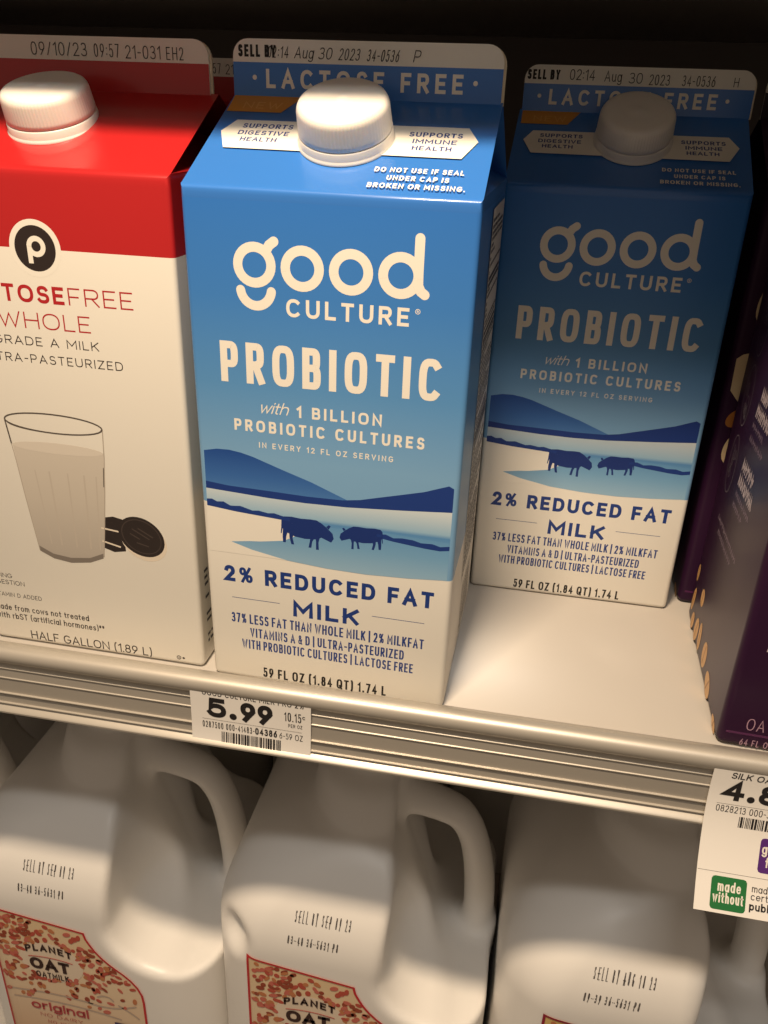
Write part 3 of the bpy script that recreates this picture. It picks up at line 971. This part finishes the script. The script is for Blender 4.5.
root = thing('price_tag', 'small white price tag reading 5.99 in the rail under the blue carton', 'price tag', (-.0501, -.0178, .0062))
mb = MB()
prof1 = [(-.0002, .0006), (-.0002, -.006), (-.0004, -.014), (-.0008, -.021), (-.0016, -.0258)]
tag_sheet(mb, 0, .0488, prof1, TAG)
mb.build('paper', root)
mb = MB()
tm = sheet_map(0, prof1, .00010)
DKT = mat('tag_black_ink', rgb(30, 26, 26), rough=.6)
put(mb, text('GOOD CULTURE MILK PRO 2%', 5.0, 46.0, -2.3, 2.9, wt=.11, sp=.14, sup=2.6), tm, DKT)
put(mb, text('5', 6.9, 14.6, -12.6, 9.2, wt=.23) + disc(17.4, -11.1, 1.5, 1.5, 16) + text('99', 20.5, 33.5, -12.6, 9.2, wt=.23, sp=.10, sup=2.2), tm, DKT)
put(mb, text('10.15', 38.2, 45.0, -9.2, 4.2, wt=.10, sp=.12, sup=2.8) + text('c', 45.4, 46.6, -7.4, 2.0, wt=.14) + text('PER OZ', 39.8, 45.4, -12.0, 1.6, wt=.11, sp=.16), tm, DKT)
put(mb, text('0287500 000-41483-', 4.6, 26.0, -17.9, 2.9, wt=.095, sp=.15, sup=2.7) + text('04386', 26.3, 35.2, -17.9, 3.1, wt=.17, sp=.14, sup=2.7) + text('6-59 OZ', 36.2, 45.6, -17.9, 2.7, wt=.09, sp=.14, sup=2.7), tm, DKT)
put(mb, line((4.6, -13.8), (45.2, -13.8), .12), tm, GREYINK)
put(mb, barcode(12.4, 36.9, -24.2, -19.0, 2), tm, DKT)
mb.build('lettering', root)

root = thing('price_tag', 'long white price tag reading 4.8 with green and purple squares, hanging below the rail', 'price tag', (.1464, -.0178, .0076))
mb = MB()
prof2 = [(-.0004, 0), (-.0004, -.008), (-.0012, -.016), (-.0028, -.0235), (-.0052, -.0305), (-.0086, -.0385), (-.0122, -.0452), (-.0170, -.0531)]
tag_sheet(mb, 0, .0500, prof2, TAG)
mb.build('paper', root)
mb = MB()
tm = sheet_map(0, prof2, .00008)
tm2 = sheet_map(0, prof2, .00012)
put(mb, text('SILK OATMILK', 6.2, 30, -4.9, 2.7, wt=.15, sp=.14, slant=.10), tm, DKT)
put(mb, text('4', 4.6, 12.0, -14.4, 8.3, wt=.23) + disc(14.5, -13.1, 1.35, 1.35, 16) + text('89', 17.0, 32.5, -14.4, 8.3, wt=.23, sp=.12), tm, DKT)
put(mb, line((3.4, -16.2), (46, -16.2), .10), tm, GREYINK)
put(mb, text('0828213 000-36', 3.5, 23.8, -19.4, 2.6, wt=.10, sp=.15, sup=2.7), tm, DKT)
put(mb, barcode(12.0, 39, -24.8, -20.5, 8), tm, DKT)
def rsq(x0, y0, x1, y1, r):
    p = []
    for cx, cy, a in ((x1 - r, y1 - r, 0), (x0 + r, y1 - r, 90), (x0 + r, y0 + r, 180), (x1 - r, y0 + r, 270)):
        p += [(cx + r * math.cos(math.radians(a + 15 * k)), cy + r * math.sin(math.radians(a + 15 * k))) for k in range(7)]
    # cut into horizontal strips so that it can follow the curl of the paper
    out = []
    n = 10
    def half(y):
        xs = []
        for i in range(len(p)):
            a, b = p[i], p[(i + 1) % len(p)]
            if (a[1] - y) * (b[1] - y) <= 0 and abs(a[1] - b[1]) > 1e-9:
                k = (y - a[1]) / (b[1] - a[1])
                xs.append(a[0] + (b[0] - a[0]) * k)
        return (min(xs), max(xs)) if xs else ((x0 + x1) / 2,) * 2
    ys = [y0 + (y1 - y0) * (0.5 - 0.5 * math.cos(math.pi * k / n)) for k in range(n + 1)]
    ys[0] += 1e-4
    ys[-1] -= 1e-4
    for a, b in zip(ys, ys[1:]):
        l0, r0 = half(a)
        l1, r1 = half(b)
        out.append([(l0, a), (r0, a), (r1, b), (l1, b)])
    return out
GREEN = mat('green_label_ink', rgb(34, 112, 58), rough=.5)
VIOLET = mat('violet_label_ink', rgb(86, 40, 120), rough=.5)
put(mb, rsq(20.6, -40.2, 33.2, -27.3, 1.2), tm, VIOLET)
put(mb, text('gluten', 21.4, 32.4, -33.2, 3.9, wt=.14, sp=.12) + text('free', 23.0, 31.0, -38.0, 3.9, wt=.14, sp=.12), tm2, PRINT_WHITE)
put(mb, line((0.2, -42.2), (49.8, -42.2), .14), tm, GREYINK)
put(mb, rsq(5.4, -55.4, 17.7, -43.6, 1.2), tm, GREEN)
put(mb, text('made', 7.7, 15.8, -48.9, 3.8, wt=.14, sp=.11) + text('without', 6.2, 16.9, -52.9, 3.8, wt=.14, sp=.10), tm2, PRINT_WHITE)
put(mb, text('made', 19.5, 26.5, -47.4, 2.6, wt=.11, sp=.12) + text('certain', 19.3, 29.5, -50.2, 2.6, wt=.11, sp=.12) + text('public', 19.0, 28.5, -53.8, 2.9, wt=.18, sp=.12), tm, DKT)
mb.build('lettering', root)

# ------------------------------------------------------------------ white plastic jugs
JUG = mat('white_jug_plastic', rgb(246, 243, 238), rough=.40, sss=.0, mottle=.015, mottle_scale=25)

def smin(a, b, k):
    h = np.clip(.5 + .5 * (b - a) / k, 0, 1)
    return b + (a - b) * h - k * h * (1 - h)

def smax(a, b, k):
    return -smin(-a, -b, k)

JX, JD, JZS, JH = .0724, .150, .160, .060   # half width, depth, shoulder height, shoulder rise

def jug_sdf(x, y, z, dent=False):
    yc = y - JD / 2
    # body with an elliptical shoulder, falling away faster to the sides than to the front
    t = np.clip((z - JZS) / JH, 0, .995)
    drop = 1 - np.sqrt(1 - t * t)
    hx, hy = JX - .054 * drop, JD / 2 - .046 * drop
    r = .030 + .010 * drop
    r = np.minimum(r, np.minimum(hx, hy) * .95)
    qx, qy = np.abs(x) - hx + r, np.abs(yc) - hy + r
    d2 = np.sqrt(np.maximum(qx, 0) ** 2 + np.maximum(qy, 0) ** 2) + np.minimum(np.maximum(qx, qy), 0) - r
    d = smax(d2, np.maximum(z - JZS - JH * .97, -z), .008)
    # raised middle running up to the neck
    k = np.clip((z - .205) / .040, 0, 1)
    rx, ry = .0345 - .008 * k, .052 - .026 * k
    el = (np.sqrt((x / rx) ** 2 + (yc / ry) ** 2) - 1) * rx
    col = smax(el, np.maximum(.17 - z, z - .238), .008)
    d = smin(d, col, .006)
    # rounded scoops front and back beside the grip
    xc = .0465 + .004 * np.clip((z - .15) / .06, 0, 1)
    ex = np.where(z > .154, np.minimum(x - xc, (x - xc) * np.clip((.178 - z) / .024, 0, 1)), x - xc)
    ez = np.where(z < .157, z - .157, np.maximum(z - .235, 0) * .6)
    e2 = np.sqrt(ex ** 2 + ez ** 2)
    for sg in (1, -1):
        cy = -.004 + .034 * drop if sg > 0 else JD + .004 - .034 * drop
        e = ((e2 / .0285) ** 2.4 + (np.abs(y - cy) / .066) ** 4) ** (1 / 2.4)
        d = smax(d, -(e - 1) * .0285, .006)
    # open grip: everything right of a slanting wall
    xl = .0180 + .0250 * np.clip((.197 - z) / .076, -.2, 1.2) + .0055 * np.clip(np.abs(yc) / .05, 0, 1)
    hole = smax(-(x - xl) * .95, .124 - z, .016)
    d = smax(d, -hole, .004)
    # handle
    key = [(-.004, .214, .0130), (.016, .2125, .0108), (.032, .2078, .0086), (.0455, .2030, .0080), (.0522, .1955, .0078), (.0565, .1855, .0078), (.0598, .172, .0081), (.0622, .155, .0085), (.0634, .137, .0087), (.0634, .120, .0090), (.0610, .106, .0105)]
    path = []
    for i in range(len(key) - 1):
        p0, p1, p2, p3 = key[max(i - 1, 0)], key[i], key[i + 1], key[min(i + 2, len(key) - 1)]
        for q in range(4):
            u = q / 4
            path.append(tuple(.5 * (2 * p1[c] + (p2[c] - p0[c]) * u + (2 * p0[c] - 5 * p1[c] + 4 * p2[c] - p3[c]) * u * u + (3 * p1[c] - p0[c] - 3 * p2[c] + p3[c]) * u ** 3) for c in range(3)))
    path.append(key[-1])
    near = (np.abs(yc) < .035) & (x > -.04) & (z > .075)
    xs, ys, zs = x[near], yc[near], z[near]
    dm = np.full(xs.shape, .03)
    for a, b in zip(path, path[1:]):
        ax, az, ar = a
        bx, bz, br = b
        ux, uz = bx - ax, bz - az
        h = np.clip(((xs - ax) * ux + (zs - az) * uz) / (ux * ux + uz * uz), 0, 1)
        q = np.sqrt((xs - ax - h * ux) ** 2 + (ys * .85) ** 2 + (zs - az - h * uz) ** 2) - (ar + (br - ar) * h)
        dm = np.minimum(dm, q)
    dd = np.full(x.shape, .03)
    dd[near] = dm
    d = smin(d, dd, .009)
    # neck
    rad = np.sqrt(x * x + yc * yc)
    dn = np.maximum(rad - .0195, np.maximum(.215 - z, z - .262))
    d = smin(d, dn, .008)
    if dent:
        e = np.sqrt((x + .062) ** 2 + (y - .004) ** 2 + (z - .165) ** 2) - .010
        d = smax(d, -e, .008)
    return d

def surface_net(f, lo, hi, h):
    ax = [np.arange(lo[i], hi[i] + h, h) for i in range(3)]
    X, Y, Z = np.meshgrid(*ax, indexing='ij')
    D = f(X, Y, Z)
    S = D < 0
    nx, ny, nz = D.shape
    c = [S[i:nx - 1 + i, j:ny - 1 + j, k:nz - 1 + k] for i in (0, 1) for j in (0, 1) for k in (0, 1)]
    tot = sum(a.astype(np.int8) for a in c)
    act = (tot > 0) & (tot < 8)
    idx = -np.ones(act.shape, dtype=np.int64)
    n = int(act.sum())
    idx[act] = np.arange(n)
    acc = np.zeros((n, 3))
    cnt = np.zeros(n)
    I, J, K = np.nonzero(act)
    corners = [(i, j, k) for i in (0, 1) for j in (0, 1) for k in (0, 1)]
    for a in range(8):
        for b in range(a + 1, 8):
            pa, pb = corners[a], corners[b]
            if sum(abs(u - v) for u, v in zip(pa, pb)) != 1:
                continue
            da = D[I + pa[0], J + pa[1], K + pa[2]]
            db = D[I + pb[0], J + pb[1], K + pb[2]]
            m = (da < 0) != (db < 0)
            t = np.where(m, da / np.where(m, da - db, 1), 0)
            for q in range(3):
                acc[:, q] += np.where(m, pa[q] + (pb[q] - pa[q]) * t, 0)
            cnt += m
    P = np.stack([I, J, K], 1) + acc / cnt[:, None]
    P = P * h + np.array(lo)
    # settle the points on the surface
    for _ in range(4):
        d0 = f(P[:, 0], P[:, 1], P[:, 2])
        e = 3e-4
        g = np.stack([f(P[:, 0] + e * (q == 0), P[:, 1] + e * (q == 1), P[:, 2] + e * (q == 2)) - f(P[:, 0] - e * (q == 0), P[:, 1] - e * (q == 1), P[:, 2] - e * (q == 2)) for q in range(3)], 1) / (2 * e)
        l2 = np.maximum((g * g).sum(1), .05)
        st = (d0 / l2)[:, None] * g
        ln = np.linalg.norm(st, axis=1, keepdims=True)
        P -= st * np.minimum(1, h * .5 / np.maximum(ln, 1e-12))
    F = []
    for axn in range(3):
        sl0 = [slice(None)] * 3
        sl1 = [slice(None)] * 3
        sl0[axn] = slice(0, -1)
        sl1[axn] = slice(1, None)
        A, B = S[tuple(sl0)], S[tuple(sl1)]
        for sign in (0, 1):
            m = (A & ~B) if sign == 0 else (~A & B)
            i, j, k = np.nonzero(m)
            u, v = [q for q in range(3) if q != axn]
            p = np.stack([i, j, k], 1)
            ok = (p[:, u] > 0) & (p[:, v] > 0) & (p[:, u] < D.shape[u] - 1) & (p[:, v] < D.shape[v] - 1)
            p = p[ok]
            def at(du, dv):
                q = p.copy()
                q[:, u] += du
                q[:, v] += dv
                return idx[q[:, 0], q[:, 1], q[:, 2]]
            quad = np.stack([at(-1, -1), at(0, -1), at(0, 0), at(-1, 0)], 1)
            flip = (sign == 1) != (axn == 1)
            F.append(quad[:, ::-1] if flip else quad)
    return P, np.concatenate(F)

def surf_y(x, z, dent=False):
    """front surface of the jug at (x, z), arrays"""
    x, z = np.atleast_1d(np.asarray(x, float)), np.atleast_1d(np.asarray(z, float))
    lo, hi = np.full(x.shape, -.01), np.full(x.shape, .07)
    y = lo.copy()
    # march in, then bisect
    found = np.zeros(x.shape, bool)
    for s in np.arange(-.01, .07, .0015):
        d = jug_sdf(x, np.full(x.shape, s), z, dent)
        new = (~found) & (d < 0)
        hi[new] = s
        lo[new] = s - .0015
        found |= new
    for _ in range(22):
        mid = (lo + hi) / 2
        inn = jug_sdf(x, mid, z, dent) < 0
        hi = np.where(inn, mid, hi)
        lo = np.where(inn, lo, mid)
    return lo

class JugPrint:
    """collects flat polygons (x, z in mm, world height measured from the jug's base) and drops them on the jug's front"""
    def __init__(self, dent):
        self.mb, self.dent = MB(), dent
    def put(self, polys, m, off):
        pts = [p for q in polys for p in q]
        if not pts:
            return
        a = np.array(pts) * MM
        y = surf_y(a[:, 0], a[:, 1], self.dent) - off
        k = 0
        for q in polys:
            n = len(q)
            ar = sum(q[i][0] * q[(i + 1) % n][1] - q[(i + 1) % n][0] * q[i][1] for i in range(n))
            vs = [(a[k + i, 0], y[k + i], a[k + i, 1]) for i in range(n)]
            self.mb.add(vs if ar > 0 else vs[::-1], [list(range(n))], m)
            k += n

L_RED = mat('label_red_border', rgb(200, 44, 52), rough=.4)
L_CRIM = mat('label_crimson_border', rgb(150, 26, 54), rough=.4)
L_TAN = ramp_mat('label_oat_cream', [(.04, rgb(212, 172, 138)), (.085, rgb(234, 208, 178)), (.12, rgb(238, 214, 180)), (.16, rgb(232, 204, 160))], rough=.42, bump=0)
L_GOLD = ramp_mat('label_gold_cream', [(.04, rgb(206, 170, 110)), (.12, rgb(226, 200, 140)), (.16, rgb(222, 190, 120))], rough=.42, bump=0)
L_LIGHT = mat('label_light_patch', rgb(236, 218, 196), rough=.42)
L_OATS = [mat('label_oat_red', rgb(190, 84, 66), rough=.45), mat('label_oat_tan', rgb(200, 128, 84), rough=.45), mat('label_oat_brown', rgb(156, 72, 48), rough=.45), mat('label_oat_pink', rgb(206, 112, 96), rough=.45)]
L_BROWN = mat('label_dark_brown_ink', rgb(58, 34, 30), rough=.5)
L_PINK = mat('label_dusty_red_ink', rgb(182, 72, 76), rough=.5)
L_SWIRL = mat('label_milk_swirl', rgb(196, 176, 160), rough=.5)

# right-hand outline of the label in jug coordinates (mm): x, z
LAB_R = [(5.8, 150.5), (6.6, 146.5), (8.4, 142.5), (10.8, 138.0), (14.2, 133.4), (18.0, 129.4), (21.8, 126.2), (25.6, 123.2), (29.4, 119.4), (32.6, 114.8), (34.8, 109.0), (35.3, 103.0), (35.3, 96), (35.3, 60), (35.3, 36)]

def lab_right(z):
    for a, b in zip(LAB_R, LAB_R[1:]):
        if b[1] <= z <= a[1]:
            return a[0] + (b[0] - a[0]) * (z - a[1]) / (b[1] - a[1])
    return LAB_R[-1][0] if z < 36 else LAB_R[0][0]

LX = -49.5
def lab_top(x):
    return 157.5 + (x - LX) * (150.5 - 157.5) / (5.8 - LX)

def inside(x, z, m=1.6):
    return x > LX + m and x < lab_right(z) - m and z > 36 + m and z < lab_top(x) - m

def make_jug(label, loc, rz, dent, code, border, tan, mesh=None, code_dx=0.0):
    root = thing('oat_milk_jug', label, 'plastic jug', loc, rz)
    root.scale = (JS, JS, JS)
    if mesh is None:
        P, F = surface_net(lambda x, y, z: jug_sdf(x, y, z, dent), (-.082, -.008, -.006), (.084, .158, .268), .0019)
        mesh = bpy.data.meshes.new('body')
        mesh.from_pydata(P.tolist(), [], F.tolist())
        mesh.materials.append(JUG)
        mesh.polygons.foreach_set('use_smooth', [True] * len(mesh.polygons))
        bm = bmesh.new()
        bm.from_mesh(mesh)
        bmesh.ops.recalc_face_normals(bm, faces=bm.faces[:])
        bm.to_mesh(mesh)
        bm.free()
    o = bpy.data.objects.new('body', mesh)
    COL.objects.link(o)
    o.parent = root
    # closure
    mb = MB()
    n = 96
    prof = [(.0195, .262), (.0212, .2625), (.0212, .274), (.0205, .2755), (.0185, .276), (.0004, .276)]
    vs, fs = [], []
    for k, (r, z) in enumerate(prof):
        for i in range(n):
            a = 2 * math.pi * i / n
            rr = r - (.0003 if i % 2 and 1 <= k <= 2 else 0)
            vs.append((rr * math.cos(a), JD / 2 + rr * math.sin(a), z))
    for k in range(len(prof) - 1):
        for i in range(n):
            fs.append([k * n + i, k * n + (i + 1) % n, (k + 1) * n + (i + 1) % n, (k + 1) * n + i])
    fs.append([(len(prof) - 1) * n + i for i in range(n)])
    mb.add(vs, fs, CAP_WHITE, True)
    mb.build('screw_cap', root)
    # label
    jp = JugPrint(dent)
    rows = []
    zs = list(np.arange(36, 158, 1.5))
    for a, b in zip(zs, zs[1:]):
        xs0, xs1 = LX, max(lab_right(a), lab_right(b))
        m = 26
        for i in range(m):
            q = []
            for (f, z) in ((i / m, a), ((i + 1) / m, a), ((i + 1) / m, b), (i / m, b)):
                x = LX + (lab_right(z) - LX) * f
                q.append((x, min(z, lab_top(x))))
            if max(p[1] for p in q) - min(p[1] for p in q) > .05 and abs((q[2][1] - q[1][1])) + abs(q[3][1] - q[0][1]) > .02:
                rows.append(q)
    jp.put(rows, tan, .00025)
    def dense(pts, step=2.0):
        out = [pts[0]]
        for a, b in zip(pts, pts[1:]):
            k = max(1, int(math.hypot(b[0] - a[0], b[1] - a[1]) / step))
            out += [(a[0] + (b[0] - a[0]) * i / k, a[1] + (b[1] - a[1]) * i / k) for i in range(1, k + 1)]
        return out
    rim = dense([(LX, 36), (LX, 157.5), (5.8, 150.5)] + LAB_R[1:])
    jp.put(ribbon(rim, False, 1.3), border, .0006)
    cxl, czl = -16.5, 122.0
    rr = random.Random(21)
    cnt = 0
    while cnt < 240:
        x, z = rr.uniform(LX, 36), rr.uniform(88, 158)
        dd = math.hypot((x - cxl) / 1.0, (z - czl) / .85)
        if not inside(x, z, 2.4) or dd < 17.5 or (z < 104 and rr.random() < .6):
            continue
        if x > 12 and z < 112 and rr.random() < .5:
            continue
        cnt += 1
        jp.put(disc(x, z, rr.uniform(1.4, 2.5), rr.uniform(1.0, 1.6), 10, rr.uniform(0, 3)), rr.choice(L_OATS), .00045 + .00001 * (cnt % 12))
    jp.put(disc(cxl, czl - 1, 18.6, 15.6, 30), L_LIGHT, .00042)
    jp.put(text('PLANET', -30.6, -3.4, 127.0, 5.4, wt=.22, sp=.20, arch=2.6), L_BROWN, .0007)
    jp.put(ring(-16.6, 63, 62, 62, .5, 78, 102, 14), L_RED, .0007)
    jp.put(text('OAT', -29.5, -6.0, 114.2, 9.0, wt=.25, sp=.08), L_BROWN, .0007)
    jp.put(text('OATMILK', -27.0, -7.5, 107.8, 4.6, wt=.15, sp=.14), L_BROWN, .0007)
    # pour of milk across the lower label
    for k, (a, b, c_) in enumerate([((-46, 92), (-20, 96), (4, 93)), ((2, 93), (16, 90), (30, 98)), ((-44, 86), (-10, 90), (20, 84)), ((8, 100), (14, 104), (17, 99)), ((20, 96), (27, 92), (31, 88))]):
        pts = [((1 - t) ** 2 * a[0] + 2 * t * (1 - t) * b[0] + t * t * c_[0], (1 - t) ** 2 * a[1] + 2 * t * (1 - t) * b[1] + t * t * c_[1]) for t in [i / 10 for i in range(11)]]
        jp.put(ribbon(pts, False, 1.2, True), L_SWIRL, .0005)
    jp.put(text('original', -34.5, .5, 78.6, 7.6, wt=.17, sp=.10), L_PINK, .0007)
    jp.put(text('NO DAIRY', -30, -4, 72.5, 3.0, wt=.1, sp=.3) + text('NO NUTS', -26, -8, 67, 3.0, wt=.1, sp=.3), L_PINK, .0007)
    jp.put([[(16, 70 + .5), (33, 70 + .5), (33, 81), (16, 81)]], mat('label_nutrition_block', rgb(60, 48, 96), rough=.5), .0007)
    jp.mb.build('paper_label', root)
    # inked date code on the shoulder
    jp = JugPrint(dent)
    ink = mat('jug_code_ink', rgb(64, 56, 54), rough=.6)
    l1, l2 = code
    jp.put(text(l1, -25.5 + code_dx, 2.4 + code_dx, 184.4, 6.0, wt=.09, sp=.17, sup=3.0, dot=.60, slant=.06, space=.30), ink, .00025)
    jp.put(text(l2, -28.6 + code_dx, -3.0 + code_dx, 172.2, 5.0, wt=.10, sp=.17, sup=3.0, dot=.56, slant=.06, space=.30), ink, .00025)
    jp.mb.build('date_code_lettering', root)
    return root, mesh

J0 = .0079
PITCH = .1458
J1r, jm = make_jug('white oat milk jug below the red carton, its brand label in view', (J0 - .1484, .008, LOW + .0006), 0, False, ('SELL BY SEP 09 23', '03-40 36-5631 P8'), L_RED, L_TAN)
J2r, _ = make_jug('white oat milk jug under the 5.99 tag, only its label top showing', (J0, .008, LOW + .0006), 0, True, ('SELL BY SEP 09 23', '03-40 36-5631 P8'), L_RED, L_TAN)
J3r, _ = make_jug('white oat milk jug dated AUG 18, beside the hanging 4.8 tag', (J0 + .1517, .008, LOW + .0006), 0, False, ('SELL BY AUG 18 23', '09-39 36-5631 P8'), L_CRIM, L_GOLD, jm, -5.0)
J0r = copy_tree(J1r, (J0 - .1484 * 2, .008, LOW + .0006), 0, 'white oat milk jug at the very left end of the front row, its edge showing')
back = []
for k, (src, lab) in enumerate(((J1r, 'shaded jug in the second row, behind the one below the red carton'), (J2r, 'shaded jug in the second row, behind the one under the 5.99 tag'), (J3r, 'shaded jug in the second row, behind the one beside the hanging tag'))):
    back.append(copy_tree(J1r, (-.184 + .150 * k, .215 + .166, LOW + .0006), math.pi, lab))
back.append(copy_tree(J1r, (-.334, .215 + .166, LOW + .0006), math.pi, 'shaded jug at the dark far left end of the second row'))
for j in (J0r, J1r, J2r, J3r):
    j['group'] = 'front row of oat milk jugs'
for j in back:
    j['group'] = 'second row of oat milk jugs'

# ------------------------------------------------------------------ case interior
WALL = mat('dark_case_liner', rgb(104, 94, 90), rough=.6, mottle=.1, mottle_scale=6)
def box_obj(name, x0, x1, y0, y1, z0, z1, m):
    mb = MB()
    vs = [(x, y, z) for x in (x0, x1) for y in (y0, y1) for z in (z0, z1)]
    mb.add(vs, [[0, 1, 3, 2], [4, 6, 7, 5], [0, 4, 5, 1], [2, 3, 7, 6], [0, 2, 6, 4], [1, 5, 7, 3]], m)
    o = mb.build(name)
    o['kind'] = 'structure'
    return o
box_obj('wall_back', XL - .02, XR + .02, .622, .642, -.8, 1.1, WALL)
box_obj('wall_left', XL - .04, XL - .002, -.02, .642, -.8, 1.1, WALL)
box_obj('wall_right', XR + .002, XR + .04, -.02, .642, -.8, 1.1, WALL)
box_obj('floor', -3, 3, -3, .642, -.86, -.8, mat('store_floor_tile', rgb(150, 140, 126), rough=.4))

# ------------------------------------------------------------------ light
def area(name, loc, target, sx, sy, energy, color):
    l = bpy.data.lights.new(name, 'AREA')
    l.shape = 'RECTANGLE'
    l.size, l.size_y = sx, sy
    l.energy = energy
    l.color = color
    o = bpy.data.objects.new(name, l)
    COL.objects.link(o)
    o.location = loc
    d = Vector(target) - Vector(loc)
    o.rotation_euler = d.to_track_quat('-Z', 'Y').to_euler()
    return o

area('case_lamp', (-.02, -.210, .595), (0, -.07, -.30), .10, .034, 5.4, (1.0, .77, .53))
area('ceiling_lamp', (.10, -.70, 1.23), (0, .02, -.05), .40, .06, 3.2, (1.0, .96, .90))
w = bpy.data.worlds.new('store_light')
scene.world = w
w.use_nodes = True
bg = w.node_tree.nodes['Background']
bg.inputs['Color'].default_value = (1.0, .80, .62, 1)
bg.inputs['Strength'].default_value = .22

# ------------------------------------------------------------------ camera
cam = bpy.data.cameras.new('camera')
co = bpy.data.objects.new('camera', cam)
COL.objects.link(co)
f_px, cx, cy, cz, ya, pi_, ro = 821.602, .0643224, -.2607014, .208996, .164955786, .445272011, .0401108128
ca, sa, cb, sb = math.cos(ya), math.sin(ya), math.cos(pi_), math.sin(pi_)
right = Vector((ca, sa, 0))
fwd = Vector((-sa * cb, ca * cb, -sb))
up = right.cross(fwd)
r2 = right * math.cos(ro) + up * math.sin(ro)
u2 = -right * math.sin(ro) + up * math.cos(ro)
M = Matrix((r2, u2, -fwd)).transposed().to_4x4()
M.translation = (cx, cy, cz)
co.matrix_world = M
cam.sensor_fit = 'VERTICAL'
cam.sensor_height = 36.0
cam.lens = f_px / 1024 * 36.0
cam.clip_start = .005
scene.camera = co

vs = scene.view_settings
vs.view_transform = 'Standard'
vs.look = 'None'
vs.gamma = 1.0
vs.use_curve_mapping = False
vs.exposure = 0.0
